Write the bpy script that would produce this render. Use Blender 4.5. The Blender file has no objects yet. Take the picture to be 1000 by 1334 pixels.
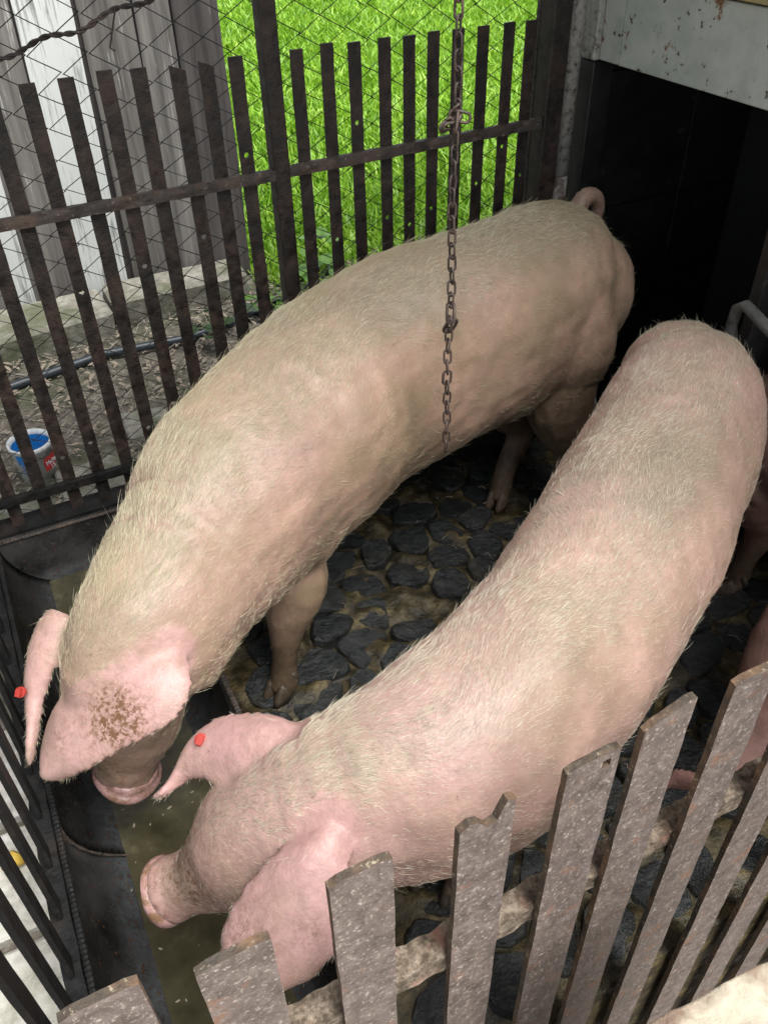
import bpy, bmesh, math, random
import numpy as np
from mathutils import Vector, Matrix, noise
random.seed(7); rng = np.random.default_rng(7)
S = bpy.context.scene
C = S.collection

# ------------------------------------------------------------------ camera, world, sun, exposure
F_PX, CX, CY, CAMH = 1100.0, 500.0, 667.0, 1.6
_d = np.array([535.0 - CX, 2000.0 - CY, F_PX]); _d /= np.linalg.norm(_d)
_hx = 3450.0
_hy = (-(_hx - CX) * _d[0] - F_PX * _d[2]) / _d[1] + CY
_X = np.array([_hx - CX, _hy - CY, F_PX]); _X /= np.linalg.norm(_X)
_Z = -_d; _Y = np.cross(_Z, _X)
RM = np.stack([_X, _Y, _Z])
cam_d = bpy.data.cameras.new('camera'); cam = bpy.data.objects.new('camera', cam_d); C.objects.link(cam)
_r = RM @ np.array([1, 0, 0]); _u = RM @ np.array([0, -1, 0]); _b = RM @ np.array([0, 0, -1])
cam.matrix_world = Matrix(((_r[0], _u[0], _b[0], 0), (_r[1], _u[1], _b[1], 0), (_r[2], _u[2], _b[2], CAMH), (0, 0, 0, 1)))
cam_d.sensor_fit = 'HORIZONTAL'; cam_d.sensor_width = 36; cam_d.lens = 36 * F_PX / 1000
cam_d.clip_start = 0.02; cam_d.clip_end = 500
S.camera = cam

W = bpy.data.worlds.new('World'); S.world = W; W.use_nodes = True
wn = W.node_tree; bg = wn.nodes['Background']
SUN_EL, SUN_AZ = 60, 150          # degrees; azimuth clockwise from +Y
sky = wn.nodes.new('ShaderNodeTexSky'); sky.sky_type = 'NISHITA'; sky.sun_disc = False
sky.sun_elevation = math.radians(SUN_EL); sky.sun_rotation = math.radians(SUN_AZ)
sky.dust_density = 1.0; sky.air_density = 1.0
hs = wn.nodes.new('ShaderNodeHueSaturation'); hs.inputs['Saturation'].default_value = 0.3
wn.links.new(sky.outputs[0], hs.inputs['Color']); wn.links.new(hs.outputs[0], bg.inputs[0])
bg.inputs[1].default_value = 0.09
sun_d = bpy.data.lights.new('sun', 'SUN'); sun_d.energy = 4.2; sun_d.angle = math.radians(48); sun_d.color = (1, .975, .94)
sun = bpy.data.objects.new('sun', sun_d); C.objects.link(sun)
_sd = Vector((math.sin(math.radians(SUN_AZ)) * math.cos(math.radians(SUN_EL)), math.cos(math.radians(SUN_AZ)) * math.cos(math.radians(SUN_EL)), math.sin(math.radians(SUN_EL))))
sun.rotation_euler = _sd.to_track_quat('Z', 'Y').to_euler()
S.view_settings.view_transform = 'Standard'; S.view_settings.look = 'None'
S.view_settings.exposure = 1.22; S.view_settings.gamma = 1
S.render.engine = 'CYCLES'
S.cycles.use_denoising = True
S.cycles.max_bounces = 6
try:
    S.cycles_curves.shape = 'RIBBONS'
except Exception:
    pass

# ------------------------------------------------------------------ helpers
def _ray(px, py): return RM @ np.array([px - CX, py - CY, F_PX])
def atz(px, py, z):
    v = _ray(px, py); t = (z - CAMH) / v[2]; return Vector((t * v[0], t * v[1], z))
def aty(px, py, y):
    v = _ray(px, py); t = y / v[1]; return Vector((t * v[0], y, CAMH + t * v[2]))
def atx(px, py, x):
    v = _ray(px, py); t = x / v[0]; return Vector((x, t * v[1], CAMH + t * v[2]))

def tag(o, label=None, cat=None, group=None, kind=None):
    if label: o['label'] = label
    if cat: o['category'] = cat
    if group: o['group'] = group
    if kind: o['kind'] = kind
    return o
def empty(name, loc, rz=0):
    o = bpy.data.objects.new(name, None); C.objects.link(o); o.location = loc; o.rotation_euler = (0, 0, rz)
    o.empty_display_size = .1
    return o
def link_mesh(name, me, mat=None, parent=None, kind=None):
    """mesh data given in world coordinates of an unrotated parent"""
    o = bpy.data.objects.new(name, me); C.objects.link(o)
    if mat and not me.materials: me.materials.append(mat)
    if parent is not None: o.parent = parent
    if kind: o['kind'] = kind
    return o
def bm_obj(name, bm, mat, parent=None, origin=None, kind=None, smooth=False):
    """bmesh in world coordinates -> object whose origin is at origin; parent must be unrotated"""
    if origin is None: origin = parent.location if parent is not None else Vector((0, 0, 0))
    origin = Vector(origin)
    bmesh.ops.translate(bm, verts=bm.verts, vec=-origin)
    bmesh.ops.recalc_face_normals(bm, faces=bm.faces)
    me = bpy.data.meshes.new(name); bm.to_mesh(me); bm.free()
    if smooth:
        me.polygons.foreach_set('use_smooth', [True] * len(me.polygons))
    o = link_mesh(name, me, mat, parent, kind)
    if parent is None: o.location = origin
    else: o.location = origin - wloc(parent)
    return o
def wloc(o):
    v = Vector(o.location)
    while o.parent is not None:
        o = o.parent; v += Vector(o.location)
    return v
def box(bm, x0, x1, y0, y1, z0, z1, bev=0, jit=0):
    vs = [bm.verts.new((x + random.uniform(-jit, jit), y + random.uniform(-jit, jit), z + random.uniform(-jit, jit))) for z in (z0, z1) for x, y in ((x0, y0), (x1, y0), (x1, y1), (x0, y1))]
    fs = [bm.faces.new([vs[i] for i in f]) for f in ((3, 2, 1, 0), (4, 5, 6, 7), (0, 1, 5, 4), (1, 2, 6, 5), (2, 3, 7, 6), (3, 0, 4, 7))]
    if bev:
        es = list({e for f in fs for e in f.edges})
        bmesh.ops.bevel(bm, geom=es, offset=bev, segments=1, affect='EDGES')
def tube(bm, pts, r, n=8, cap=True, closed=False):
    pts = [Vector(p) for p in pts]; m = len(pts)
    rs = r if isinstance(r, (list, tuple)) else [r] * m
    rings = []; prev = None
    for i, p in enumerate(pts):
        if closed: t = pts[(i + 1) % m] - pts[i - 1]
        else: t = pts[min(i + 1, m - 1)] - pts[max(i - 1, 0)]
        if t.length < 1e-9: t = Vector((0, 0, 1))
        t.normalize()
        if prev is None:
            a = Vector((0, 0, 1)) if abs(t.z) < .9 else Vector((1, 0, 0))
            u = t.cross(a).normalized()
        else:
            u = (prev - t * prev.dot(t)).normalized()
        prev = u; v = t.cross(u)
        rings.append([bm.verts.new(p + (u * math.cos(2 * math.pi * k / n) + v * math.sin(2 * math.pi * k / n)) * rs[i]) for k in range(n)])
    for i in range(m if closed else m - 1):
        a, b = rings[i], rings[(i + 1) % m]
        for k in range(n): bm.faces.new((a[k], a[(k + 1) % n], b[(k + 1) % n], b[k]))
    if cap and not closed:
        bm.faces.new(rings[0][::-1]); bm.faces.new(rings[-1])
def rough(bm, amp, scale, seed=0.0, fine=0):
    for v in bm.verts:
        p = v.co * scale + Vector((seed, seed * .7, 0))
        n = noise.noise_vector(p)
        v.co += n * amp
        if fine: v.co += noise.noise_vector(p * 4.3) * fine

# ------------------------------------------------------------------ materials
def mat(name, build, rough_=.6, **kw):
    m = bpy.data.materials.new(name); m.use_nodes = True; nt = m.node_tree
    b = nt.nodes['Principled BSDF']; b.inputs['Roughness'].default_value = rough_
    for k, v in kw.items(): b.inputs[k.replace('_', ' ')].default_value = v
    build(nt, b); return m
def N(nt, typ, **kw):
    n = nt.nodes.new('ShaderNode' + typ)
    for k, v in kw.items():
        if k in n.inputs.keys(): n.inputs[k].default_value = v
        else:
            kk = k.replace('_', ' ')
            if kk in n.inputs.keys(): n.inputs[kk].default_value = v
            else: setattr(n, k, v)
    return n
def L(nt, a, b): nt.links.new(a, b)
def coords(nt, scale=(1, 1, 1), kind='Object'):
    tc = nt.nodes.new('ShaderNodeTexCoord'); mp = nt.nodes.new('ShaderNodeMapping'); mp.inputs['Scale'].default_value = scale
    L(nt, tc.outputs[kind], mp.inputs['Vector']); return mp.outputs[0]
def geo_pos(nt, scale=(1, 1, 1)):
    g = nt.nodes.new('ShaderNodeNewGeometry'); mp = nt.nodes.new('ShaderNodeMapping'); mp.inputs['Scale'].default_value = scale
    L(nt, g.outputs['Position'], mp.inputs['Vector']); return mp.outputs[0]
def noise_t(nt, vec, scale, detail=6, rough_=.6):
    n = N(nt, 'TexNoise', Scale=scale, Detail=detail, Roughness=rough_); L(nt, vec, n.inputs['Vector']); return n.outputs['Fac']
def vor(nt, vec, scale, feature='F1'):
    n = N(nt, 'TexVoronoi', Scale=scale); n.feature = feature; L(nt, vec, n.inputs['Vector']); return n.outputs['Distance']
def ramp(nt, fac, stops):
    r = nt.nodes.new('ShaderNodeValToRGB'); e = r.color_ramp.elements
    while len(e) < len(stops): e.new(.5)
    for q, (p, c) in zip(e, stops):
        q.position = p; q.color = (c, c, c, 1) if isinstance(c, (int, float)) else (*c, 1)
    L(nt, fac, r.inputs[0]); return r.outputs[0]
def mix(nt, fac, a, b, mode='MIX'):
    m = nt.nodes.new('ShaderNodeMix'); m.data_type = 'RGBA'; m.blend_type = mode
    for sock, val in ((m.inputs[0], fac), (m.inputs[6], a), (m.inputs[7], b)):
        if isinstance(val, bpy.types.NodeSocket): L(nt, val, sock)
        elif isinstance(val, (int, float)): sock.default_value = val if sock is m.inputs[0] else (val, val, val, 1)
        else: sock.default_value = (*val, 1)
    return m.outputs[2]
def math_n(nt, op, a, b=0.0, clamp=False):
    m = nt.nodes.new('ShaderNodeMath'); m.operation = op; m.use_clamp = clamp
    for i, v in enumerate((a, b)):
        if isinstance(v, bpy.types.NodeSocket): L(nt, v, m.inputs[i])
        else: m.inputs[i].default_value = v
    return m.outputs[0]
def attr(nt, name):
    a = nt.nodes.new('ShaderNodeAttribute'); a.attribute_name = name; return a.outputs['Fac']
def bump(nt, b, h, strength=.4, dist=.01):
    n = nt.nodes.new('ShaderNodeBump'); n.inputs['Strength'].default_value = strength; n.inputs['Distance'].default_value = dist
    L(nt, h, n.inputs['Height'])
    old = b.inputs['Normal'].links
    if old: L(nt, old[0].from_socket, n.inputs['Normal'])
    L(nt, n.outputs[0], b.inputs['Normal'])

def metal_mat(name, base, rust, light, rust_amt=.5, light_amt=.6, rgh=(.35, .75), fine=90):
    def f(nt, b):
        v = geo_pos(nt)
        n1 = noise_t(nt, v, 14, 8, .65); n2 = noise_t(nt, v, fine, 6, .7); n3 = noise_t(nt, v, 38, 5, .6)
        c = mix(nt, ramp(nt, n1, [(rust_amt - .08, 0.), (rust_amt + .1, 1.)]), base, rust)
        c = mix(nt, ramp(nt, n2, [(light_amt, 0.), (light_amt + .1, 1.)]), c, light)
        c = mix(nt, ramp(nt, n3, [(.3, .8), (.55, 0.)]), c, tuple(x * .35 for x in base))
        L(nt, c, b.inputs['Base Color'])
        L(nt, ramp(nt, n3, [(.3, rgh[0]), (.7, rgh[1])]), b.inputs['Roughness'])
        bump(nt, b, n2, .5, .003); bump(nt, b, n3, .5, .006)
    return mat(name, f)
M = {}
M['back_bar'] = metal_mat('dark rusty steel', (.014, .011, .009), (.042, .026, .019), (.14, .11, .09), .52, .66)
def _fb(nt, b):
    v = geo_pos(nt); n1 = noise_t(nt, v, 30, 8, .7); n2 = noise_t(nt, v, 170, 6, .75); n3 = noise_t(nt, v, 60, 6, .7); n4 = noise_t(nt, v, 17, 5, .6)
    c = mix(nt, ramp(nt, n1, [(.35, 0.), (.65, 1.)]), (.085, .067, .058), (.2, .16, .142))
    c = mix(nt, ramp(nt, n2, [(.56, 0.), (.64, .8)]), c, (.46, .41, .35))
    c = mix(nt, ramp(nt, n2, [(.34, .8), (.43, 0.)]), c, (.05, .035, .03))
    c = mix(nt, ramp(nt, n4, [(.6, 0.), (.68, .65)]), c, (.24, .115, .065))
    c = mix(nt, ramp(nt, noise_t(nt, geo_pos(nt, (60, 60, 7)), 1, 5, .7), [(.55, 0.), (.7, .5)]), c, (.07, .05, .04))
    c = mix(nt, ramp(nt, n3, [(.62, 0.), (.67, .8)]), c, (.42, .37, .31))
    L(nt, c, b.inputs['Base Color']); L(nt, ramp(nt, n3, [(.35, .28), (.65, .6)]), b.inputs['Roughness'])
    bump(nt, b, n2, .6, .0015); bump(nt, b, noise_t(nt, geo_pos(nt, (1, 1, .45)), 95, 5, .6), .5, .003)
M['bar_edge'] = metal_mat('rusty shaded bar edge', (.055, .042, .03), (.15, .085, .045), (.34, .29, .2), .52, .57, (.5, .8), 150)  # rust on the bar sides, with their shade put into the darker colour
M['front_bar'] = mat('pitted grey brown bar', _fb, .5)
M['rail'] = metal_mat('worn rail steel', (.045, .037, .032), (.09, .06, .045), (.26, .22, .19), .52, .6)
_bs = None
M['black_steel'] = metal_mat('black wet steel', (.008, .008, .008), (.025, .018, .014), (.1, .09, .08), .6, .72, (.45, .85))
M['black_steel'].node_tree.nodes['Principled BSDF'].inputs['Specular IOR Level'].default_value = .25
M['wire'] = metal_mat('dull wire', (.03, .03, .028), (.05, .04, .03), (.09, .09, .085), .6, .7, (.8, .95))
M['grey_pipe'] = metal_mat('dull grey pipe', (.1, .1, .09), (.09, .07, .05), (.2, .2, .19), .6, .65)
M['chain'] = metal_mat('rusty chain', (.06, .045, .038), (.11, .075, .06), (.22, .18, .15), .5, .62)
def _crust(nt, b):
    v = geo_pos(nt); n = noise_t(nt, v, 60, 8, .75); n2 = noise_t(nt, v, 13, 4)
    c = ramp(nt, n, [(.3, (.035, .025, .018)), (.46, (.12, .09, .06)), (.6, (.3, .24, .18)), (.75, (.5, .44, .36))])
    c = mix(nt, ramp(nt, n2, [(.55, 0.), (.66, .6)]), c, (.3, .13, .09))
    L(nt, c, b.inputs['Base Color']); bump(nt, b, n, 1, .008)
M['crust'] = mat('dried feed crust on steel', _crust, .8)
def _trough(nt, b):
    v = geo_pos(nt); n = noise_t(nt, v, 9, 5); n2 = noise_t(nt, v, 120, 4, .6); n3 = noise_t(nt, v, 34, 6, .7)
    c = mix(nt, ramp(nt, n, [(.35, 0.), (.65, 1.)]), (.01, .01, .01), (.05, .05, .05))
    c = mix(nt, ramp(nt, n2, [(.6, 0.), (.68, .8)]), c, (.14, .06, .035))
    c = mix(nt, ramp(nt, n3, [(.62, 0.), (.7, .6)]), c, (.12, .1, .08))
    sx = nt.nodes.new('ShaderNodeSeparateXYZ'); L(nt, v, sx.inputs[0]); low = math_n(nt, 'MULTIPLY', ramp(nt, sx.outputs[2], [(.075, 1.), (.115, 0.)]), ramp(nt, n3, [(.3, .35), (.6, 1.)]))
    c = mix(nt, low, c, mix(nt, ramp(nt, n2, [(.55, 0.), (.62, 1.)]), (.11, .12, .125), (.1, .05, .03)))
    L(nt, c, b.inputs['Base Color']); L(nt, ramp(nt, n, [(.3, .15), (.7, .38)]), b.inputs['Roughness'])
    bump(nt, b, n2, .35, .003); bump(nt, b, n3, .3, .006)
M['trough'] = mat('wet black trough steel', _trough, .3)
def _slop(nt, b):
    v = geo_pos(nt); n = noise_t(nt, v, 16, 5); n2 = noise_t(nt, v, 60, 4)
    c = ramp(nt, n, [(.3, (.03, .027, .015)), (.6, (.062, .055, .03)), (.78, (.12, .11, .065))])
    L(nt, c, b.inputs['Base Color']); bump(nt, b, n2, .3, .006)
M['slop'] = mat('murky slop water', _slop, .05)
def _mud(nt, b):
    v = geo_pos(nt); n = noise_t(nt, v, 5, 4); n2 = noise_t(nt, v, 70, 7, .7); n3 = noise_t(nt, v, 20, 5)
    c = ramp(nt, n3, [(.3, (.012, .01, .006)), (.45, (.04, .032, .016)), (.58, (.095, .074, .034)), (.7, (.2, .155, .07))])
    c = mix(nt, ramp(nt, n2, [(.35, .75), (.5, 0.)]), c, (.035, .028, .014))
    L(nt, c, b.inputs['Base Color']); L(nt, ramp(nt, n, [(.4, .12), (.6, .45)]), b.inputs['Roughness'])
    bump(nt, b, n2, .8, .006); bump(nt, b, n3, .5, .02)
M['mud'] = mat('wet yellow brown mud', _mud, .4)
def _stone(nt, b):
    v = geo_pos(nt); n = noise_t(nt, v, 30, 7, .65); n2 = noise_t(nt, v, 7, 3)
    c = ramp(nt, n, [(.3, (.012, .014, .014)), (.6, (.03, .034, .033)), (.75, (.07, .07, .055))])
    c = mix(nt, ramp(nt, n2, [(.55, 0.), (.75, .5)]), c, (.07, .055, .03))
    L(nt, c, b.inputs['Base Color']); L(nt, ramp(nt, n2, [(.3, .08), (.7, .28)]), b.inputs['Roughness']); bump(nt, b, n, .9, .02)
M['stone'] = mat('wet dark cobble', _stone, .3)
def _soil(nt, b):
    v = geo_pos(nt); n = noise_t(nt, v, 30, 8, .7); n2 = noise_t(nt, v, 1.6, 3)
    c = ramp(nt, n, [(.3, (.06, .05, .04)), (.55, (.17, .15, .12)), (.75, (.34, .31, .27))])
    c = mix(nt, ramp(nt, n2, [(.45, 0.), (.6, .5)]), c, (.05, .08, .02))
    L(nt, c, b.inputs['Base Color']); bump(nt, b, n, .8, .02)
M['soil'] = mat('littered soil', _soil, .9)
def _conc(nt, b):
    v = geo_pos(nt); n = noise_t(nt, v, 22, 8, .7); n2 = noise_t(nt, v, 3.5, 4)
    c = ramp(nt, n, [(.3, (.24, .22, .19)), (.5, (.44, .42, .38)), (.7, (.62, .6, .56))])
    c = mix(nt, ramp(nt, n2, [(.45, 0.), (.65, .45)]), c, (.3, .31, .2))
    L(nt, c, b.inputs['Base Color']); bump(nt, b, n, .6, .01)
M['concrete'] = mat('pale rough concrete', _conc, .85)
def _foot(nt, b):
    v = geo_pos(nt); n = noise_t(nt, v, 22, 8, .7); n2 = noise_t(nt, v, 5, 4)
    c = ramp(nt, n, [(.3, (.12, .11, .085)), (.5, (.24, .23, .19)), (.7, (.38, .36, .31))])
    c = mix(nt, ramp(nt, n2, [(.45, 0.), (.6, .7)]), c, (.07, .085, .03))
    L(nt, c, b.inputs['Base Color']); bump(nt, b, n, .8, .015)
M['footing'] = mat('mossy footing stone', _foot, .9)
def _yard(nt, b):
    v = geo_pos(nt); n = noise_t(nt, v, 8, 8, .7); n2 = noise_t(nt, v, 90, 4)
    c = ramp(nt, n, [(.3, (.08, .07, .055)), (.5, (.14, .12, .1)), (.7, (.2, .18, .155))]); c = mix(nt, ramp(nt, n2, [(.3, .5), (.5, 0.)]), c, (.12, .1, .08))
    L(nt, c, b.inputs['Base Color']); bump(nt, b, n2, .6, .006)
M['yard'] = mat('dusty concrete yard', _yard, .9)
def _creamy(nt, b):
    v = geo_pos(nt); n = noise_t(nt, v, 26, 8, .7); n2 = noise_t(nt, v, 6, 5)
    c = mix(nt, ramp(nt, n2, [(.5, 0.), (.58, 1.)]), (.42, .375, .29), (.2, .14, .1))
    c = mix(nt, ramp(nt, n, [(.3, .7), (.5, 0.)]), c, (.3, .24, .17))
    L(nt, c, b.inputs['Base Color']); bump(nt, b, n, .7, .01)
M['cream'] = mat('cream rendered wall top', _creamy, .85)
def plank_mat(name, base, light, amt):
    def f(nt, b):
        v = coords(nt, (26, 26, 1.3)); v2 = coords(nt, (60, 60, 4)); v3 = coords(nt, (4, 4, 1.2))
        n = noise_t(nt, v, 1, 8, .65); n2 = noise_t(nt, v2, 1, 6, .7); n3 = noise_t(nt, v3, 1, 4)
        dark = tuple(x * .3 for x in base)
        c = ramp(nt, n, [(.3, dark), (.5, base), (.72, tuple(min(1, x * 1.7) for x in base))])
        c = mix(nt, ramp(nt, math_n(nt, 'MULTIPLY', n2, math_n(nt, 'ADD', n3, .5)), [(amt, 0.), (amt + .12, 1.)]), c, light)
        L(nt, c, b.inputs['Base Color']); bump(nt, b, n, .6, .006)
    return mat(name, f, .8)
PM = [plank_mat('weathered grey board', (.13, .12, .11), (.4, .4, .38), .62),
      plank_mat('flaking whitewashed board', (.26, .265, .26), (.6, .62, .6), .36),
      plank_mat('dark brown board', (.075, .066, .064), (.24, .22, .21), .68),
      plank_mat('mid grey board', (.16, .15, .14), (.36, .34, .32), .6)]
def _grass(nt, b):
    v = geo_pos(nt); n = noise_t(nt, v, 2.2, 4); n2 = noise_t(nt, v, 25, 3)
    rd = attr(nt, 'tone')
    c = ramp(nt, math_n(nt, 'ADD', math_n(nt, 'MULTIPLY', n, .65), math_n(nt, 'MULTIPLY', rd, .4)), [(.2, (.07, .16, .006)), (.5, (.18, .38, .015)), (.8, (.36, .54, .06))])
    L(nt, c, b.inputs['Base Color'])
    tr = nt.nodes.new('ShaderNodeBsdfTranslucent'); L(nt, c, tr.inputs[0]); ms = nt.nodes.new('ShaderNodeMixShader'); ms.inputs[0].default_value = .4
    out = nt.nodes['Material Output']; L(nt, b.outputs[0], ms.inputs[1]); L(nt, tr.outputs[0], ms.inputs[2]); L(nt, ms.outputs[0], out.inputs[0])
M['grass'] = mat('bright meadow grass', _grass, .5)
def _lawn(nt, b):
    v = geo_pos(nt); n = noise_t(nt, v, 18, 6)
    L(nt, ramp(nt, n, [(.3, (.02, .06, .005)), (.7, (.08, .2, .015))]), b.inputs['Base Color'])
M['lawn'] = mat('lawn soil', _lawn, .9)
def simple(name, col, r=.5, **kw):
    def f(nt, b):
        v = geo_pos(nt); n = noise_t(nt, v, 40, 6)
        c = mix(nt, ramp(nt, n, [(.35, 0.), (.65, 1.)]), tuple(x * .8 for x in col), col)
        L(nt, c, b.inputs['Base Color']); bump(nt, b, n, .2, .002)
    return mat(name, f, r, **kw)
def _white_panel(nt, b):
    v = geo_pos(nt); n = noise_t(nt, v, 5, 5, .6); n2 = noise_t(nt, v, 45, 4); n3 = noise_t(nt, v, 11, 5, .7)
    c = ramp(nt, n, [(.35, (.36, .38, .34)), (.5, (.5, .52, .47)), (.62, (.4, .43, .38))])
    c = mix(nt, ramp(nt, n2, [(.64, 0.), (.68, 1.)]), c, (.07, .05, .035))
    c = mix(nt, ramp(nt, n3, [(.63, 0.), (.67, 1.)]), c, (.2, .09, .04))
    L(nt, c, b.inputs['Base Color']); bump(nt, b, n2, .2, .002)
M['panel'] = mat('stained white board', _white_panel, .45)
M['ochre'] = simple('ochre painted board', (.42, .34, .16), .6)
def _pipe(nt, b):
    g = geo_pos(nt); n = noise_t(nt, g, 22, 7, .7)
    c = ramp(nt, n, [(.38, (.035, .025, .02)), (.5, (.1, .07, .055)), (.6, (.34, .33, .31))])
    L(nt, c, b.inputs['Base Color']); bump(nt, b, n, .5, .005)
M['pipe'] = mat('flaking white painted post', _pipe, .6)
def _pipew(nt, b):
    g = geo_pos(nt); n = noise_t(nt, g, 60, 7, .7)
    c = ramp(nt, n, [(.36, (.06, .05, .04)), (.44, (.3, .29, .26)), (.6, (.42, .42, .38))])
    L(nt, c, b.inputs['Base Color']); bump(nt, b, n, .5, .005)
M['pipe_white'] = mat('speckled white post', _pipew, .6)
def _tile(nt, b):
    g = geo_pos(nt); n = noise_t(nt, g, 24, 7, .75); n2 = noise_t(nt, g, 4, 4)
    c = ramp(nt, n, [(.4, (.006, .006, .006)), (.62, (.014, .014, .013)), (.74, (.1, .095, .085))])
    L(nt, c, b.inputs['Base Color']); L(nt, ramp(nt, n2, [(.3, .3), (.7, .7)]), b.inputs['Roughness'])
    bump(nt, b, n, .3, .004)
M['dark_tile'] = mat('grimy black tiles', _tile, .5)
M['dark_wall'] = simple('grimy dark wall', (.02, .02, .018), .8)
M['hose'] = simple('dark blue grey hose', (.03, .04, .05), .4)
M['leaf'] = simple('weed leaf green', (.09, .2, .025), .5)
M['dark_leaf'] = simple('dark leaf', (.03, .06, .02), .5)
M['litter'] = simple('dry litter', (.3, .25, .19), .9)
M['twig'] = simple('grey twigs', (.28, .25, .21), .9)
M['bucket'] = simple('white plastic bucket', (.72, .75, .75), .35)
M['paint'] = simple('blue paint', (.02, .22, .62), .3)
M['red'] = simple('red label', (.5, .03, .03), .4)
M['tag'] = simple('red plastic ear tag', (.36, .035, .025), .45)
M['yellow'] = simple('yellow leaf', (.6, .4, .06), .6)
M['hoof'] = metal_mat('horn hoof', (.06, .045, .03), (.11, .075, .045), (.2, .15, .1), .5, .68)
M['eye'] = simple('dark eye', (.01, .008, .006), .1)

def skin_mat(name, c_a, c_b, c_pink, seed):
    def f(nt, b):
        tc = nt.nodes.new('ShaderNodeTexCoord'); mp = nt.nodes.new('ShaderNodeMapping'); mp.inputs['Location'].default_value = (seed, seed * .37, 0)
        L(nt, tc.outputs['Object'], mp.inputs['Vector']); v = mp.outputs[0]
        n = noise_t(nt, v, 4.5, 4, .55); n2 = noise_t(nt, v, 45, 5, .65); n3 = noise_t(nt, v, 190, 3, .6); sp = noise_t(nt, v, 95, 7, .8); n4 = noise_t(nt, v, 13, 4)
        c = mix(nt, ramp(nt, n, [(.42, 0.), (.58, 1.)]), c_a, c_b)
        c = mix(nt, ramp(nt, noise_t(nt, v, 2.6, 3), [(.5, 0.), (.65, .6)]), c, c_pink)
        c = mix(nt, ramp(nt, n2, [(.4, .35), (.62, 0.)]), c, tuple(x * .62 for x in c_b))
        c = mix(nt, math_n(nt, 'MULTIPLY', attr(nt, 'coat'), ramp(nt, n2, [(.3, 1.), (.7, .7)])), c, (.22, .175, .125))
        c = mix(nt, math_n(nt, 'MULTIPLY', attr(nt, 'pink'), ramp(nt, n4, [(.35, .55), (.6, 1.)])), c, mix(nt, ramp(nt, n2, [(.35, 0.), (.7, 1.)]), mix(nt, ramp(nt, n4, [(.4, 0.), (.6, 1.)]), tuple(x * .72 for x in c_pink), c_pink), tuple(min(1, x * 1.15) for x in c_pink)))
        c = mix(nt, ramp(nt, n4, [(.6, 0.), (.75, .3)]), c, (.22, .16, .1))
        d = math_n(nt, 'MULTIPLY', attr(nt, 'speck'), ramp(nt, sp, [(.46, 0.), (.6, .9)]))
        c = mix(nt, d, c, (.13, .06, .025))
        c = mix(nt, ramp(nt, noise_t(nt, v, 60, 2), [(.74, 0.), (.77, .7)]), c, (.12, .07, .04))
        c = mix(nt, math_n(nt, 'MULTIPLY', attr(nt, 'dirt_shade'), ramp(nt, n2, [(.3, 1.), (.7, .7)])), c, (.065, .045, .026))
        L(nt, c, b.inputs['Base Color'])
        bump(nt, b, n3, .3, .0025); bump(nt, b, n2, .35, .006)
    return mat(name, f, .5, Subsurface_Weight=.12, Subsurface_Scale=.02)
SK1 = skin_mat('beige sow skin', (.27, .195, .125), (.42, .275, .2), (.40, .245, .23), 0)
SK2 = skin_mat('pink pig skin', (.33, .23, .165), (.48, .305, .25), (.40, .235, .225), 5)
SK3 = skin_mat('dusky pig skin', (.2, .12, .095), (.34, .2, .155), (.42, .24, .21), 9)
def _nose(nt, b):
    v = geo_pos(nt); n = noise_t(nt, v, 35, 6, .7); n2 = noise_t(nt, v, 120, 4, .6)
    c = mix(nt, ramp(nt, n2, [(.35, 0.), (.65, 1.)]), (.3, .17, .155), (.44, .27, .25)); c = mix(nt, ramp(nt, n, [(.45, 0.), (.6, .85)]), c, (.15, .085, .035))
    L(nt, c, b.inputs['Base Color']); bump(nt, b, n2, .5, .003)
M['nose'] = mat('moist pink nose', _nose, .3, Subsurface_Weight=.1, Subsurface_Scale=.01)
def hair_mat(name, c0, c1, c2):
    def f(nt, b):
        hi = nt.nodes.new('ShaderNodeHairInfo'); v = geo_pos(nt); n = noise_t(nt, v, 6, 3)
        c = mix(nt, ramp(nt, hi.outputs['Random'], [(0., 0.), (1., 1.)]), c0, c1)
        c = mix(nt, ramp(nt, n, [(.45, 0.), (.65, .6)]), c, c2)
        L(nt, c, b.inputs['Base Color'])
    return mat(name, f, .45)
HM1 = hair_mat('cream bristle', (.19, .165, .1), (.68, .63, .45), (.36, .3, .18))
HM2 = hair_mat('pale bristle', (.24, .2, .14), (.74, .69, .55), (.46, .38, .29))
HM3 = hair_mat('dusky bristle', (.25, .2, .14), (.4, .33, .24), (.2, .15, .1))

# ------------------------------------------------------------------ ground and setting
def grid_sheet(name, x0, x1, y0, y1, z, nx, ny, m, amp=0, sc=1, kind='structure'):
    bm = bmesh.new(); vs = []
    for j in range(ny + 1):
        for i in range(nx + 1):
            x = x0 + (x1 - x0) * i / nx; y = y0 + (y1 - y0) * j / ny
            zz = z + (noise.fractal(Vector((x * sc, y * sc, 3.1)), 1, 2, 4) * amp if amp else 0)
            vs.append(bm.verts.new((x, y, zz)))
    for j in range(ny):
        for i in range(nx):
            a = j * (nx + 1) + i; bm.faces.new((vs[a], vs[a + 1], vs[a + nx + 2], vs[a + nx + 1]))
    return tag(bm_obj(name, bm, m, smooth=True), kind=kind)
grid_sheet('ground', -60, 60, .385, 200, -.03, 8, 8, M['lawn'])
grid_sheet('soil', -2.5, 2.3, 1.95, 3.6, 0.0, 120, 50, M['soil'], .02, 5)
grid_sheet('side_yard', -2.5, -.23, .385, 1.94, -.01, 40, 40, M['soil'], .012, 6)

grid_sheet('yard', -60, 60, -60, .39, -.55, 120, 120, M['yard'], .01, 3)
bm = bmesh.new(); box(bm, -6, 6, .384, .42, -.6, -.004); tag(bm_obj('pen_base', bm, M['mud']), kind='structure')
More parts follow.
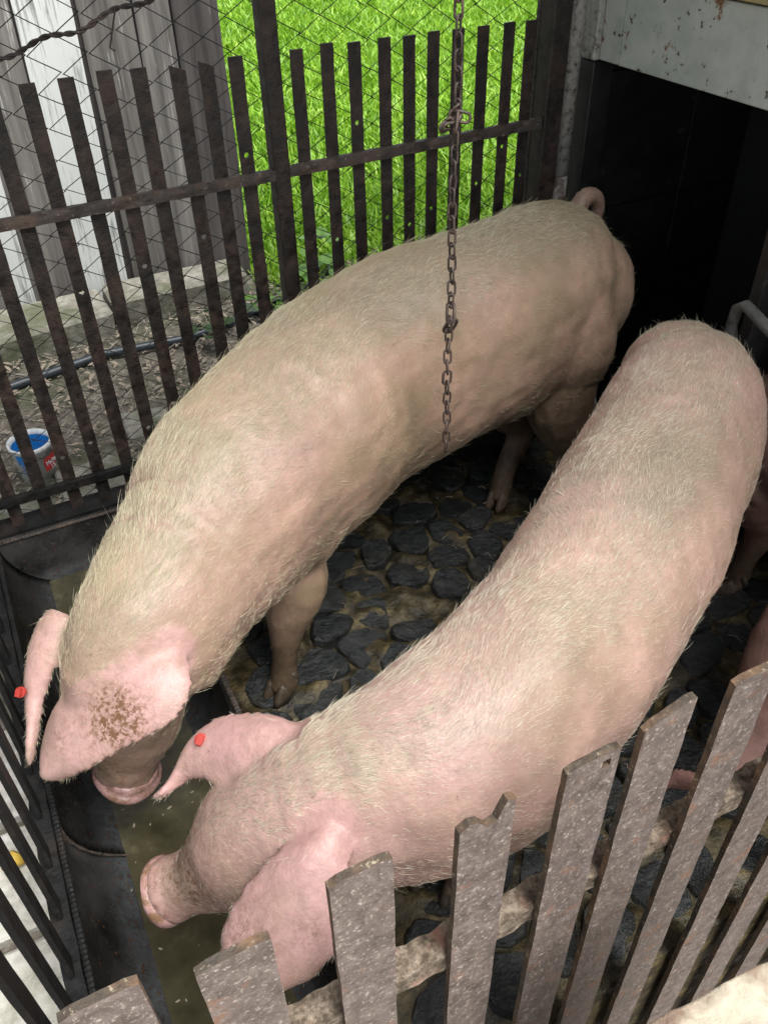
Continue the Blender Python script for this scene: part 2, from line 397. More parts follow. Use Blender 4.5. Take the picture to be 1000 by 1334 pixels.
# grass: one mesh of blades
def grass():
    n = 110000
    d = 2.2 + 9 * rng.random(n) ** 1.25
    ang = rng.uniform(.05, .86, n)       # x/y ratio seen
    y = d; x = y * ang - .2 + rng.normal(0, .1, n)
    keep = ~((x < 1.05) & (y < 3.75) & (y > 0)) & (x < 9)
    keep &= ~((y < 3.4) & (rng.random(n) < .35))
    x, y = x[keep], y[keep]; n = len(x)
    h = rng.uniform(.03, .085, n) * (1 + .4 * rng.random(n)); w = rng.uniform(.003, .0065, n) * (1 + y * .12)
    a = rng.uniform(0, 2 * np.pi, n); ln = rng.uniform(.3, 1.3, n) * h; la = rng.uniform(0, 2 * np.pi, n)
    broad = rng.random(n) < .06; w[broad] *= 3.2; h[broad] *= .8
    dx, dy = np.cos(a) * w, np.sin(a) * w; lx, ly = np.cos(la) * ln, np.sin(la) * ln
    V = np.zeros((n, 5, 3)); z0 = -.03
    V[:, 0] = np.stack([x - dx, y - dy, np.full(n, z0)], 1); V[:, 1] = np.stack([x + dx, y + dy, np.full(n, z0)], 1)
    V[:, 2] = np.stack([x + dx * .8 + lx * .35, y + dy * .8 + ly * .35, z0 + h * .6], 1)
    V[:, 3] = np.stack([x - dx * .8 + lx * .35, y - dy * .8 + ly * .35, z0 + h * .6], 1)
    V[:, 4] = np.stack([x + lx, y + ly, z0 + h], 1)
    b = np.arange(n)[:, None] * 5
    me = bpy.data.meshes.new('grass')
    faces = np.concatenate([b + np.array([0, 1, 2]), b + np.array([0, 2, 3]), b + np.array([3, 2, 4])]).astype(np.int32)
    me.vertices.add(n * 5); me.vertices.foreach_set('co', V.reshape(-1))
    me.loops.add(faces.size); me.loops.foreach_set('vertex_index', faces.reshape(-1))
    me.polygons.add(len(faces)); me.polygons.foreach_set('loop_start', np.arange(0, faces.size, 3, dtype=np.int32)); me.update()
    t = me.attributes.new('tone', 'FLOAT', 'POINT'); t.data.foreach_set('value', np.repeat(rng.random(n), 5).astype(np.float32))
    return tag(link_mesh('grass', me, M['grass']), kind='stuff')
grass()

# pen floor: mud bed with cobbles
fl = grid_sheet('pen_floor', -.23, 2.12, .384, 2.0, .003, 230, 180, M['mud'], .022, 11)
def stones():
    sx, sy = .118, .1; pts = {}
    ni, nj = 17, 17
    for i in range(-1, ni + 1):
        for j in range(-1, nj + 1):
            pts[i, j] = ((.26 + (i + (.5 if j % 2 else 0)) * sx + random.uniform(-.036, .036)), .38 + j * sy + random.uniform(-.03, .03))
    k = 0
    for i in range(ni):
        for j in range(nj):
            cx, cy = pts[i, j]
            if cy < .455 or cx < .235 or cx > 2.05 or cy > 1.9 or random.random() < .12 or k > 290: continue
            poly = [(-.2, -.2), (.2, -.2), (.2, .2), (-.2, .2)]
            for a in range(-2, 3):
                for b in range(-2, 3):
                    if (a, b) == (0, 0) or (i + a, j + b) not in pts: continue
                    qx, qy = pts[i + a, j + b][0] - cx, pts[i + a, j + b][1] - cy; l = math.hypot(qx, qy); nx, ny = qx / l, qy / l; d = l / 2 - random.uniform(.002, .011)
                    out = []
                    for m in range(len(poly)):
                        p, q = poly[m], poly[(m + 1) % len(poly)]; dp, dq = p[0] * nx + p[1] * ny - d, q[0] * nx + q[1] * ny - d
                        if dp <= 0: out.append(p)
                        if dp * dq < 0: t = dp / (dp - dq); out.append((p[0] + (q[0] - p[0]) * t, p[1] + (q[1] - p[1]) * t))
                    poly = out
                    if len(poly) < 3: break
                if len(poly) < 3: break
            if len(poly) < 3: continue
            # chip the corners
            ch = []
            for m in range(len(poly)):
                p, o_, q = poly[m], poly[m - 1], poly[(m + 1) % len(poly)]
                f = random.uniform(.06, .3); ch += [(p[0] + (o_[0] - p[0]) * f, p[1] + (o_[1] - p[1]) * f), (p[0] + (q[0] - p[0]) * f, p[1] + (q[1] - p[1]) * f)]
            h = random.uniform(.008, .028); tx, ty = random.uniform(-.16, .16), random.uniform(-.16, .16); bm = bmesh.new(); pr = []
            for sc, z in ((1.03, -.03), (1., h - .007), (.93, h)):
                pr.append([bm.verts.new((cx + x * sc, cy + y * sc, z + (x * tx + y * ty) + random.uniform(-.0015, .0015))) for x, y in ch])
            m = len(ch)
            for a_, b_ in zip(pr, pr[1:]):
                for q in range(m): bm.faces.new((a_[q], a_[(q + 1) % m], b_[(q + 1) % m], b_[q]))
            bm.faces.new(pr[-1]); bm_obj('stone', bm, M['stone'], fl, origin=(cx, cy, 0)); k += 1
stones()

# plank wall behind the left of the fence
pw = empty('plank_wall', (0, 3.53, 0)); tag(pw, 'tall wall of weathered grey and whitewashed boards behind the chain link mesh', 'wall')
edges = [(-260, 0), (-190, 3), (-120, 1), (-62, 0), (16, 1), (97, 0), (172, 3), (222, 2), (285, 3)]
for i in range(len(edges) - 1):
    x0 = aty(edges[i][0], 0, 3.53).x; x1 = aty(edges[i + 1][0], 0, 3.53).x - .008
    z_top = 2.5; bm = bmesh.new(); dy = random.uniform(-.012, .012)
    nz = 14; tilt = (-.05 if i in (3, 4) else 0)
    rows = []
    for q in range(nz + 1):
        z = .02 + (z_top - .02) * q / nz; j1, j2 = random.uniform(-.003, .003), random.uniform(-.003, .003); sh = -tilt * (1.6 - z) * .3
        rows.append([bm.verts.new(c) for c in ((x0 + j1 - sh, 3.53 + dy, z), (x1 + j2 - sh, 3.53 + dy, z), (x1 + j2 - sh, 3.555 + dy, z), (x0 + j1 - sh, 3.555 + dy, z))])
    for a, b in zip(rows, rows[1:]):
        for k in range(4): bm.faces.new((a[k], a[(k + 1) % 4], b[(k + 1) % 4], b[k]))
    bm.faces.new(rows[-1]); bm.faces.new(rows[0][::-1])
    bm_obj('plank', bm, PM[edges[i][1]], pw, origin=(x0, 3.53, 0))
for (a, b, c, d, h) in ((-.9, -.1, 3.22, 3.5, .1), (-.06, .38, 3.2, 3.49, .12), (.4, .98, 3.3, 3.51, .13)):
    bm = bmesh.new(); box(bm, a, b, c, d, -.02, h, .012, .012); bm_obj('footing_block', bm, M['footing'], pw)
bm = bmesh.new(); box(bm, -2.2, 1.0, 3.56, 3.6, 0, 2.45); bm_obj('backing', bm, PM[2], pw)

# hose, slabs, bucket
bm = bmesh.new()
tube(bm, [(-1.2, 2.85, .03), (-.5, 2.97, .025), (-.08, 3.0, .02), (.3, 3.07, .03), (.6, 3.05, .025), (.85, 3.1, .02), (1.1, 3.2, .02), (1.6, 3.5, 0)], .017, 10)
tag(bm_obj('hose', bm, M['hose'], smooth=True), 'dark hose lying across the littered soil beyond the fence', 'hose')
slab_spots = [(.12, 2.3, .24, .17, 'grey paving slab nearest the paint bucket beyond the bars'), (.33, 2.52, .17, .17, 'cracked grey paving slab farthest right behind the fence bars'), (-.17, 2.2, .2, .15, 'pale slab in front of the paint bucket')]
for i, (x, y, w, d, lab) in enumerate(slab_spots):
    bm = bmesh.new(); box(bm, x - w / 2, x + w / 2, y - d / 2, y + d / 2, -.02, .028 + .004 * i, .008, .014)
    tag(bm_obj('paving_slab', bm, M['footing'], origin=(x, y, 0)), lab, 'slab', 'paving slabs outside the pen')
for i, (x, y, w, d, lab) in enumerate([(-.42, .83, .4, .2, 'smooth bluish white slab outside the left bars, nearest the camera'), (-.45, 1.06, .46, .22, 'rough cream concrete slab outside the left bars'), (-.46, 1.32, .44, .24, 'farthest pale concrete slab outside the left bars, level with the back pig ears'), (-.42, .57, .4, .25, 'mossy pale slab at the lower left corner outside the bars')]):
    bm = bmesh.new(); box(bm, x - w / 2, x + w / 2, y - d / 2, y + d / 2, -.02, .02 + .003 * i, .008, .008)
    tag(bm_obj('paving_slab', bm, M['concrete'], origin=(x, y, 0)), lab, 'slab', 'paving slabs outside the pen')
bm = bmesh.new(); tube(bm, [(-.315, 1.08, .035), (-.295, 1.085, .05), (-.28, 1.08, .035)], [.012, .018, .008], 8); rough(bm, .006, 60)
tag(bm_obj('corn_cob', bm, M['yellow'], smooth=True), 'small yellow cob piece lying on the concrete left of the trough', 'corn cob')

def bucket():
    t = empty('paint_bucket', (-.045, 2.42, .0)); t.scale = (.84, .84, .84); tag(t, 'white plastic bucket smeared with blue paint beyond the lower left bars', 'bucket')
    bx, by, bz = t.location; bm = bmesh.new(); n = 28; prof = [(.062, 0), (.074, .145), (.079, .147), (.08, .165), (.073, .165), (.07, .15), (.058, .012)]
    rr = []
    for r, z in prof: rr.append([bm.verts.new((bx + r * math.cos(2 * math.pi * k / n), by + r * math.sin(2 * math.pi * k / n), bz + z)) for k in range(n)])
    for a, b in zip(rr, rr[1:]):
        for k in range(n): bm.faces.new((a[k], a[(k + 1) % n], b[(k + 1) % n], b[k]))
    bm.faces.new(rr[0][::-1]); bm.faces.new(rr[-1])
    bm_obj('shell', bm, M['bucket'], t, smooth=True)
    def patch(name, a0, a1, z0, z1, m, wob=0, inside=False, r_off=.0012):
        bm = bmesh.new(); cols = []
        K = 14
        for k in range(K + 1):
            a = a0 + (a1 - a0) * k / K; zz0 = z0 + (noise.noise(Vector((k * .9, 1, 2))) * wob); zz1 = z1
            col = []
            for z in (zz0, (zz0 + zz1) / 2, zz1):
                r = (.058 + .012 * z / .15 - r_off) if inside else (.062 + .012 * z / .145 + r_off)
                col.append(bm.verts.new((bx + r * math.cos(a), by + r * math.sin(a), bz + z)))
            cols.append(col)
        for a, b in zip(cols, cols[1:]):
            for q in range(2): bm.faces.new((a[q], b[q], b[q + 1], a[q + 1]))
        return bm_obj(name, bm, m, t, smooth=True)
    patch('blue_drips', -2.5, -1.75, .1, .143, M['paint'], .09)
    patch('blue_lining', 0, 6.283, .05, .148, M['paint'], .05, True)
    patch('red_label', -1.2, -.25, .055, .115, M['red'])
    for i, (txt, z, s, mm) in enumerate((('Malen', .083, .026, 'bucket'), ('15', .06, .026, 'bucket'), ('WA', .119, .024, 'hose'))):
        cu = bpy.data.curves.new('label_lettering', 'FONT'); cu.body = txt; cu.size = s; cu.align_x = 'CENTER'; cu.extrude = .0004
        a = -.75; o = bpy.data.objects.new('tmp', cu); C.objects.link(o); me = bpy.data.meshes.new_from_object(o.evaluated_get(bpy.context.evaluated_depsgraph_get())); bpy.data.objects.remove(o); me.materials.clear(); o = link_mesh('label_lettering', me, M[mm], t)
        r = .0745; o.location = (r * math.cos(a), r * math.sin(a), z); o.rotation_euler = (math.radians(86), 0, a + math.pi / 2)
bucket()

# litter and weeds
def scatter_litter():
    bm = bmesh.new()
    def leaf(x, y, s, z=.012):
        a = random.uniform(0, 6.28); b = random.uniform(-.5, .5); pts = []
        for u, v in ((-1, 0), (-.3, .4), (.4, .35), (1, 0), (.4, -.35), (-.3, -.4)):
            pts.append(bm.verts.new((x + s * (u * math.cos(a) - v * math.sin(a)), y + s * (u * math.sin(a) + v * math.cos(a)), z + s * (abs(v) * .5 + u * b) + .006)))
        bm.faces.new((pts[0], pts[1], pts[5])); bm.faces.new((pts[1], pts[2], pts[4], pts[5])); bm.faces.new((pts[2], pts[3], pts[4]))
    for _ in range(3800):
        x, y = random.uniform(-.8, 2.2), random.uniform(1.97, 3.5)
        leaf(x, y, random.uniform(.006, .02))
    o = tag(bm_obj('leaf_litter', bm, M['litter']), kind='stuff')
    bm = bmesh.new()
    for _ in range(1600):
        x, y = random.uniform(-.8, 1.6), random.uniform(1.97, 3.4); a = random.uniform(0, 6.28); l = random.uniform(.02, .12)
        p0 = Vector((x, y, .012)); p2 = p0 + Vector((math.cos(a) * l, math.sin(a) * l, random.uniform(0, .03))); p1 = (p0 + p2) / 2 + Vector((random.uniform(-.01, .01), random.uniform(-.01, .01), .012))
        tube(bm, [p0, p1, p2], random.uniform(.0008, .0022), 3, False)
    tag(bm_obj('twig_litter', bm, M['twig']), kind='stuff')
scatter_litter()
bm = bmesh.new()
for _ in range(110):
    x, y = random.uniform(.26, 2.0), random.uniform(.42, 1.84); a = random.uniform(0, 6.28); l = random.uniform(.01, .045)
    p0 = Vector((x, y, random.uniform(.026, .036))); p2 = p0 + Vector((math.cos(a) * l, math.sin(a) * l, random.uniform(-.004, .004))); p1 = (p0 + p2) / 2 + Vector((random.uniform(-.006, .006), random.uniform(-.006, .006), .003))
    tube(bm, [p0, p1, p2], random.uniform(.0006, .0013), 3, False)
tag(bm_obj('straw_bits', bm, M['litter']), kind='stuff')
def weed(x, y, n, s, h, label, m='leaf'):
    t = empty('weed', (x, y, 0)); tag(t, label, 'weed', 'weeds beyond the fence')
    for k in range(n):
        a = random.uniform(0, 6.28); r = random.uniform(.2, 1) * h; hh = random.uniform(.15, 1) * h; bm = bmesh.new()
        c = Vector((x + math.cos(a) * r * .6, y + math.sin(a) * r * .6, hh)); d = Vector((math.cos(a), math.sin(a), random.uniform(-.3, .6))).normalized(); w = d.cross(Vector((0, 0, 1))).normalized()
        L_ = s * random.uniform(.6, 1.2); prev = None
        for u, ww in ((0, .05), (.25, .36), (.55, .42), (.8, .25), (1, .0)):
            q = c + d * L_ * u + Vector((0, 0, -.25 * L_ * u * u)); row = [bm.verts.new(q + w * ww * L_), bm.verts.new(q + Vector((0, 0, -.05 * L_))), bm.verts.new(q - w * ww * L_)]
            if prev:
                bm.faces.new((prev[0], row[0], row[1], prev[1])); bm.faces.new((prev[1], row[1], row[2], prev[2]))
            prev = row
        bm_obj('leaf', bm, M[m], t)
    bm = bmesh.new()
    for k in range(5):
        a = random.uniform(0, 6.28); tube(bm, [(x, y, -.01), (x + math.cos(a) * h * .3, y + math.sin(a) * h * .3, h * .6)], .002, 4)
    bm_obj('stem', bm, M[m], t)
weed(1.0, 3.1, 22, .06, .12, 'leafy green weed between the plank wall and the lawn')
weed(1.16, 3.0, 18, .07, .14, 'broad leaved weed just right of the thick fence post foot')
weed(.93, 3.4, 16, .05, .1, 'small dark weed at the right foot of the plank wall', 'dark_leaf')
weed(1.3, 3.3, 20, .09, .2, 'bright tall weed seen between the first bars right of the post')
weed(.74, 3.02, 7, .1, .17, 'dark upright dying weed standing against the pale footing', 'dark_leaf')

# ------------------------------------------------------------------ chain link fence
cl = empty('chain_link_fence', (0, 2.02, 0)); tag(cl, 'diamond wire mesh fence stretched just behind the back bars', 'fence')
def wires():
    p, hstep = .058, .033
    x = -.75; i = 0
    while x < 1.5:
        bm = bmesh.new(); pts = []
        nz = int(2.1 / hstep)
        for q in range(nz):
            z = .02 + q * hstep; side = 1 if (q + i) % 2 else -1
            wx = .02 * noise.noise(Vector((x * 3, z * 3, 1))); wz = .022 * noise.noise(Vector((x * 3, z * 3, 7)))
            pts.append((x + side * p * .5 + wx, 2.02 + side * (.0018 if i % 2 else -.0018) + .02 * noise.noise(Vector((x * 2, z * 2, 5))), z + wz + .10 * (x - .3)**2 * 0))
        tube(bm, pts, .002, 4, False)
        bm_obj('wire', bm, M['wire'], cl); x += p; i += 1
wires()
def twisted(bm, a, b, r, rr, pitch, n=5, sag=0):
    a, b = Vector(a), Vector(b); l = (b - a).length; t = (b - a).normalized(); u = t.cross(Vector((0, 0, 1))).normalized(); v = t.cross(u); m = int(l / pitch * 8)
    for ph in (0, math.pi):
        pts = []
        for i in range(m + 1):
            s = i / m; an = 2 * math.pi * s * l / pitch + ph; pts.append(a.lerp(b, s) + (u * math.cos(an) + v * math.sin(an)) * rr + Vector((0, 0, -sag * 4 * s * (1 - s) + .006 * math.sin(s * 19))))
        tube(bm, pts, r, n, False)
bm = bmesh.new(); twisted(bm, aty(-60, 92, 1.99), aty(215, -14, 1.99), .0032, .003, .05, sag=.008)
tube(bm, [aty(150, 10, 1.985), aty(146, 40, 1.985), aty(143, 62, 1.98), aty(150, 66, 1.98)], .002, 5)
bm_obj('twisted_wire', bm, M['rail'], cl)
for x in (-.7, 1.47):
    bm = bmesh.new(); tube(bm, [(x, 2.04, 0), (x, 2.04, 2.1)], .02, 10); bm_obj('post', bm, M['rail'], cl)

# ------------------------------------------------------------------ bars
def flat_bar(w, t, h, holes=(), seg=.05, jit=.0006, seed=0):
    """upright bar centred in x, from z=0 up; holes = heights of punched round holes"""
    bm = bmesh.new(); R_ = random.Random(seed)
    zs = []; z = 0
    cells = sorted(holes)
    ch = w * .5
    levels = [(0, None)]
    cur = 0
    for hz in cells:
        while cur + seg < hz - ch: cur += seg; levels.append((cur, None))
        cur = hz - ch; levels.append((cur, None)); cur = hz + ch; levels.append((cur, hz))
    while cur + seg < h: cur += seg; levels.append((cur, None))
    levels.append((h, None))
    rows = []
    for z, hz in levels:
        j1, j2 = R_.uniform(-jit, jit), R_.uniform(-jit, jit)
        rows.append([bm.verts.new(c) for c in ((-w / 2 + j1, -t / 2, z), (w / 2 + j2, -t / 2, z), (w / 2 + j2, t / 2, z), (-w / 2 + j1, t / 2, z))])
    for i in range(1, len(rows)):
        a, b = rows[i - 1], rows[i]; hz = levels[i][1]
        bm.faces.new((a[1], a[2], b[2], b[1])); bm.faces.new((a[3], a[0], b[0], b[3]))
        if hz is None:
            bm.faces.new((a[0], a[1], b[1], b[0])); bm.faces.new((a[2], a[3], b[3], b[2]))
        else:
            r = min(.0065, w * .2); K = 8; circ = {}
            for s, y in ((0, -t / 2), (1, t / 2)):
                circ[s] = [bm.verts.new((r * math.cos(math.pi * (q * 2 + 1) / K - math.pi * .5 - math.pi / 4 * 1), y, hz + r * math.sin(math.pi * (q * 2 + 1) / K - math.pi * .5 - math.pi / 4 * 1))) for q in range(K)]
            f, bk = circ[0], circ[1]
            for cc, (c0, c1, c2, c3) in ((f, (a[0], a[1], b[1], b[0])), (bk, (a[3], a[2], b[2], b[3]))):
                # circle points ordered counter-clockwise starting lower-left
                # corners: c0 lower-left, c1 lower-right, c2 upper-right, c3 upper-left
                bm.faces.new((c0, c1, cc[2], cc[1], cc[0])); bm.faces.new((c1, c2, cc[4], cc[3], cc[2])); bm.faces.new((c2, c3, cc[6], cc[5], cc[4])); bm.faces.new((c3, c0, cc[0], cc[7], cc[6]))
            for q in range(K): bm.faces.new((f[q], f[(q + 1) % K], bk[(q + 1) % K], bk[q]))
    bm.faces.new(rows[0][::-1]); bm.faces.new(rows[-1])
    return bm
YB = 1.87
bf = empty('back_fence', (.6, YB, 0)); tag(bf, 'dark back fence of upright flat steel bars between trough corner and barn', 'fence')
bar_x = [-.12, -.047, .026, .098, .17, .243, .317, .383, .461, .521, .584, .719, .789, .854, .927, .989, 1.051, 1.115, 1.182, 1.253, 1.314]
for i, x in enumerate(bar_x):
    top = 1.225 + random.uniform(-.004, .004); z0 = .16
    holes = [random.choice((.42, .47, .4)) - z0] if i % 3 != 1 else []
    holes += [random.choice((.83, .87, .8, .95)) - z0] if i % 2 == 0 or x > .85 else []
    if x == .854: holes = [1.06 - z0]
    if x == .584: holes = [1.03 - z0]
    bm = flat_bar(.031 if x < .6 else .029, .006, top - z0, holes, seed=i)
    if i in (8, 9):
        for v in bm.verts:
            if v.co.z > top - z0 - .001 and v.co.x > 0: v.co.z -= .012
    bmesh.ops.translate(bm, verts=bm.verts, vec=(x, YB, z0))
    bm_obj('bar', bm, M['back_bar'], bf, origin=(x, YB, z0))
def strip(name, pts, sx, sz, m, par, sy=None, amp=.0015):
    """roughened rectangular member along the list of points"""
    bm = bmesh.new(); rows = []
    P = []
    for a, b in zip(pts, pts[1:]):
        a, b = Vector(a), Vector(b); n = max(1, int((b - a).length / .02))
        P += [a.lerp(b, k / n) for k in range(n)]
    P.append(Vector(pts[-1]))
    for i, p in enumerate(P):
        t = (P[min(i + 1, len(P) - 1)] - P[max(i - 1, 0)]).normalized()
        up = Vector((0, 0, 1)) if abs(t.z) < .9 else Vector((0, 1, 0)); s = t.cross(up).normalized(); up = s.cross(t)
        c = [(-1, -1), (0, -1.06), (1, -1), (1.06, 0), (1, 1), (0, 1.06), (-1, 1), (-1.06, 0)]
        rows.append([bm.verts.new(p + s * (u * sx / 2) + up * (v * sz / 2)) for u, v in c])
    for a, b in zip(rows, rows[1:]):
        for k in range(8): bm.faces.new((a[k], a[(k + 1) % 8], b[(k + 1) % 8], b[k]))
    bm.faces.new(rows[0][::-1]); bm.faces.new(rows[-1]); rough(bm, amp, 45, random.random() * 9, amp * .6)
    return bm_obj(name, bm, m, par)
strip('rail', [(-.19, YB - .012, .975), (.64, YB - .012, .982)], .014, .024, M['rail'], bf)
strip('rail', [(.675, YB - .012, .984), (1.37, YB - .012, .995)], .014, .024, M['rail'], bf)
strip('rail', [(-.17, YB - .014, .325), (1.37, YB - .014, .335)], .016, .022, M['black_steel'], bf)
strip('base_beam', [(-.22, YB + .01, .2), (1.4, YB + .01, .2)], .07, .08, M['black_steel'], bf)
bm = bmesh.new(); box(bm, -.22, 1.48, YB - .005, YB + .05, -.02, .155, .004, .004); bm_obj('kerb', bm, M['dark_wall'], bf)
bm = bmesh.new(); box(bm, .638, .676, YB - .02, YB + .02, 0, 2.1, .003); bm_obj('post', bm, M['back_bar'], bf)
bm = bmesh.new(); box(bm, 1.356, 1.408, YB - .03, YB + .025, 0, 2.2, .003); bm_obj('post', bm, M['back_bar'], bf)
bm = bmesh.new(); box(bm, -.235, -.185, YB - .03, YB + .03, 0, 1.3, .003); bm_obj('corner_post', bm, M['rail'], bf)

XL = -.205
lf = empty('left_fence', (XL, 1.1, 0)); tag(lf, 'black barred fence along the left side of the trough', 'fence')
for k in range(14):
    y = .42 + k * .0985 + .0
    bm = flat_bar(.034, .008, .95, (), seed=50 + k, jit=.001)
    bmesh.ops.rotate(bm, verts=bm.verts, cent=(0, 0, 0), matrix=Matrix.Rotation(math.pi / 2, 3, 'Z'))
    bmesh.ops.translate(bm, verts=bm.verts, vec=(XL, y, .2)); bm_obj('bar', bm, M['black_steel'], lf, origin=(XL, y, .2))
strip('foot_rail', [(XL, .3, .235), (XL, 1.85, .235)], .03, .04, M['black_steel'], lf, amp=.003)
strip('rail', [(XL, .3, 1.06), (XL, 1.85, 1.06)], .014, .026, M['rail'], lf)
def rebar(name, pts, r, par, m):
    bm = bmesh.new(); P = []
    for a, b in zip(pts, pts[1:]):
        a, b = Vector(a), Vector(b); n = max(2, int((b - a).length / .0045)); P += [a.lerp(b, q / n) for q in range(n)]
    tube(bm, P, [r * (1.14 if i % 2 else .93) for i in range(len(P))], 8)
    return bm_obj(name, bm, m, par)
rebar('rebar', [(XL + .024, .3, .262), (XL + .024, 1.84, .262)], .0055, lf, M['black_steel'])

# ------------------------------------------------------------------ trough
tr = empty('feed_trough', (0, 1.1, 0)); tag(tr, 'black half round steel trough of murky water along the left fence', 'trough')
TC, TR = (-.003, .235), .182
def half_pipe(y0, y1, name):
    bm = bmesh.new(); rows = []; ny = max(2, int((y1 - y0) / .03)); na = 26
    for j in range(ny + 1):
        y = y0 + (y1 - y0) * j / ny
        row = []
        for k in range(na + 1):
            a = math.pi + math.pi * k / na
            r = TR + .0025 * noise.noise(Vector((k * .2, y * 6, 2))) + .007 * noise.noise(Vector((k * .25, y * 14, 5))) * math.sin(math.pi * k / na)
            zz = TC[1] + r * math.sin(a) * 1.06; xx = TC[0] + r * math.cos(a)
            if k > na - 4: zz = min(zz, .205)
            row.append(bm.verts.new((xx, y, max(zz, .05))))
        rows.append(row)
    for a, b in zip(rows, rows[1:]):
        for k in range(na): bm.faces.new((a[k], a[k + 1], b[k + 1], b[k]))
    bmesh.ops.solidify(bm, geom=bm.faces[:], thickness=.004)
    return bm_obj(name, bm, M['trough'], tr, smooth=True)
half_pipe(.44, .972, 'trough_half'); half_pipe(.978, 1.83, 'trough_half')
bm = bmesh.new(); pts = []
for k in range(40):
    a = math.pi + math.pi * .36 * k / 39; pts.append((TC[0] + (TR - .005) * math.cos(a), .975 + .003 * noise.noise(Vector((k, 0, 0))), max(TC[1] + (TR - .004) * math.sin(a) * 1.06, .054)))
tube(bm, pts, [.0016 + .0018 * random.random() for _ in pts], 6); bm_obj('weld_seam', bm, M['rail'], tr)
for y in (.437, 1.833):
    bm = bmesh.new(); ring = [bm.verts.new((TC[0] + TR * math.cos(math.pi + math.pi * k / 20), y, max(.05, TC[1] + TR * math.sin(math.pi + math.pi * k / 20) * 1.06))) for k in range(21)]
    f = bm.faces.new(ring); r2 = bmesh.ops.extrude_face_region(bm, geom=[f]); bmesh.ops.translate(bm, verts=[v for v in r2['geom'] if isinstance(v, bmesh.types.BMVert)], vec=(0, .006, 0)); bm_obj('end_plate', bm, M['trough'], tr)
rebar('rebar', [(.186, .44, .205), (.186, 1.83, .205)], .006, tr, M['rail'])
rebar('rebar', [(-.19, 1.835, .228), (.186, 1.835, .228)], .006, tr, M['rail'])
WZ = .074
bm = bmesh.new(); xw = .1
ng = 60; vs = [[bm.verts.new((-xw + .0 + 2 * xw * i / 10, .45 + 1.375 * j / ng, WZ)) for i in range(11)] for j in range(ng + 1)]
for a, b in zip(vs, vs[1:]):
    for k in range(10): bm.faces.new((a[k], a[k + 1], b[k + 1], b[k]))
tag(bm_obj('slop_water', bm, M['slop'], smooth=True), kind='structure')
# floating grain bits
bm = bmesh.new()
for _ in range(90):
    x, y = random.uniform(-.12, .12), random.uniform(.5, 1.4); a = random.uniform(0, 3.14); s = random.uniform(.001, .004)
    bmesh.ops.create_icosphere(bm, subdivisions=1, radius=1, matrix=Matrix.Translation((x, y, WZ + .001)) @ Matrix.Rotation(a, 4, 'Z') @ Matrix.Diagonal((s * 1.8, s * .8, s * .4, 1)))
tag(bm_obj('floating_grain', bm, M['litter']), kind='stuff')

# ------------------------------------------------------------------ barn on the right
bn = empty('barn', (1.5, 1.5, 0)); tag(bn, 'dark barn with a stained white lintel over its black low doorway', 'barn')
def bx(name, m, x0, x1, y0, y1, z0, z1, bev=0):
    bm = bmesh.new(); box(bm, x0, x1, y0, y1, z0, z1, bev); return bm_obj(name, bm, m, bn)
bx('lintel_panel', M['panel'], 1.50, 1.52, 1.0, 1.765, 1.125, 1.298, .002)
bx('lintel_panel', M['panel'], 1.502, 1.522, 1.769, 1.84, 1.125, 1.298, .002)
bx('upper_board', M['ochre'], 1.485, 1.515, .6, 1.55, 1.304, 1.5, .002)
bx('upper_board', M['ochre'], 1.485, 1.515, 1.554, 1.86, 1.304, 1.5, .002)
bx('facade', M['panel'], 1.49, 1.51, -.8, 1.86, 1.504, 3.2)
bx('door_post', M['dark_tile'], 1.49, 1.555, 1.842, 1.9, 0, 1.12, .003)
bx('door_post_cap', M['pipe_white'], 1.488, 1.557, 1.843, 1.898, 1.123, 1.5, .003)
bm = bmesh.new(); tube(bm, [(1.442, 1.872, .85), (1.442, 1.872, 2.2)], .024, 12); bm_obj('pipe_post', bm, M['pipe_white'], bn, smooth=True)
bm = bmesh.new(); tube(bm, [(1.442, 1.874, 0), (1.442, 1.874, .849)], .025, 12); bm_obj('pipe_post_foot', bm, M['pipe'], bn, smooth=True)
# side wall inside: tiles
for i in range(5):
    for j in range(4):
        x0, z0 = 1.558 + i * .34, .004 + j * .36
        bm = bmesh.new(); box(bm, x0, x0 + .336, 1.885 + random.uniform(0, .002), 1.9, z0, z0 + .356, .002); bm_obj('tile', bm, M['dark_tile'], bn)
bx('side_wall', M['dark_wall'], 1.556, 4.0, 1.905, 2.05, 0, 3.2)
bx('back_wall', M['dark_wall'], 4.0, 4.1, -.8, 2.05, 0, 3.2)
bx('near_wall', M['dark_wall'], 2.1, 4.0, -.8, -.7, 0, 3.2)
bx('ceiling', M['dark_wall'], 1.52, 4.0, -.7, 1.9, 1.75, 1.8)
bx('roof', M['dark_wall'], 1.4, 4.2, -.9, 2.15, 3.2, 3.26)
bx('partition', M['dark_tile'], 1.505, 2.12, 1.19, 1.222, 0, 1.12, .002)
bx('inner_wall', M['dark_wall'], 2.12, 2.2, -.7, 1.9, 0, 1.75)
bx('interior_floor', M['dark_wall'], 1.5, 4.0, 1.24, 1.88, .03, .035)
bm = bmesh.new(); rows_ = []  # unseen corrugated sheet above the pen, added to shade it and deepen contrast
for i in range(221):
    x = -.75 + 2.23 * i / 220; rows_.append([bm.verts.new((x, y, 2.37 + .009 * math.sin(x * 82) + (y - 1) * .05)) for y in (.95, 1.5, 2.1)])
for a, b in zip(rows_, rows_[1:]):
    for k in range(2): bm.faces.new((a[k], b[k], b[k + 1], a[k + 1]))
bmesh.ops.solidify(bm, geom=bm.faces[:], thickness=.002); bm_obj('added_shade_canopy', bm, M['rail'], bn, smooth=True)
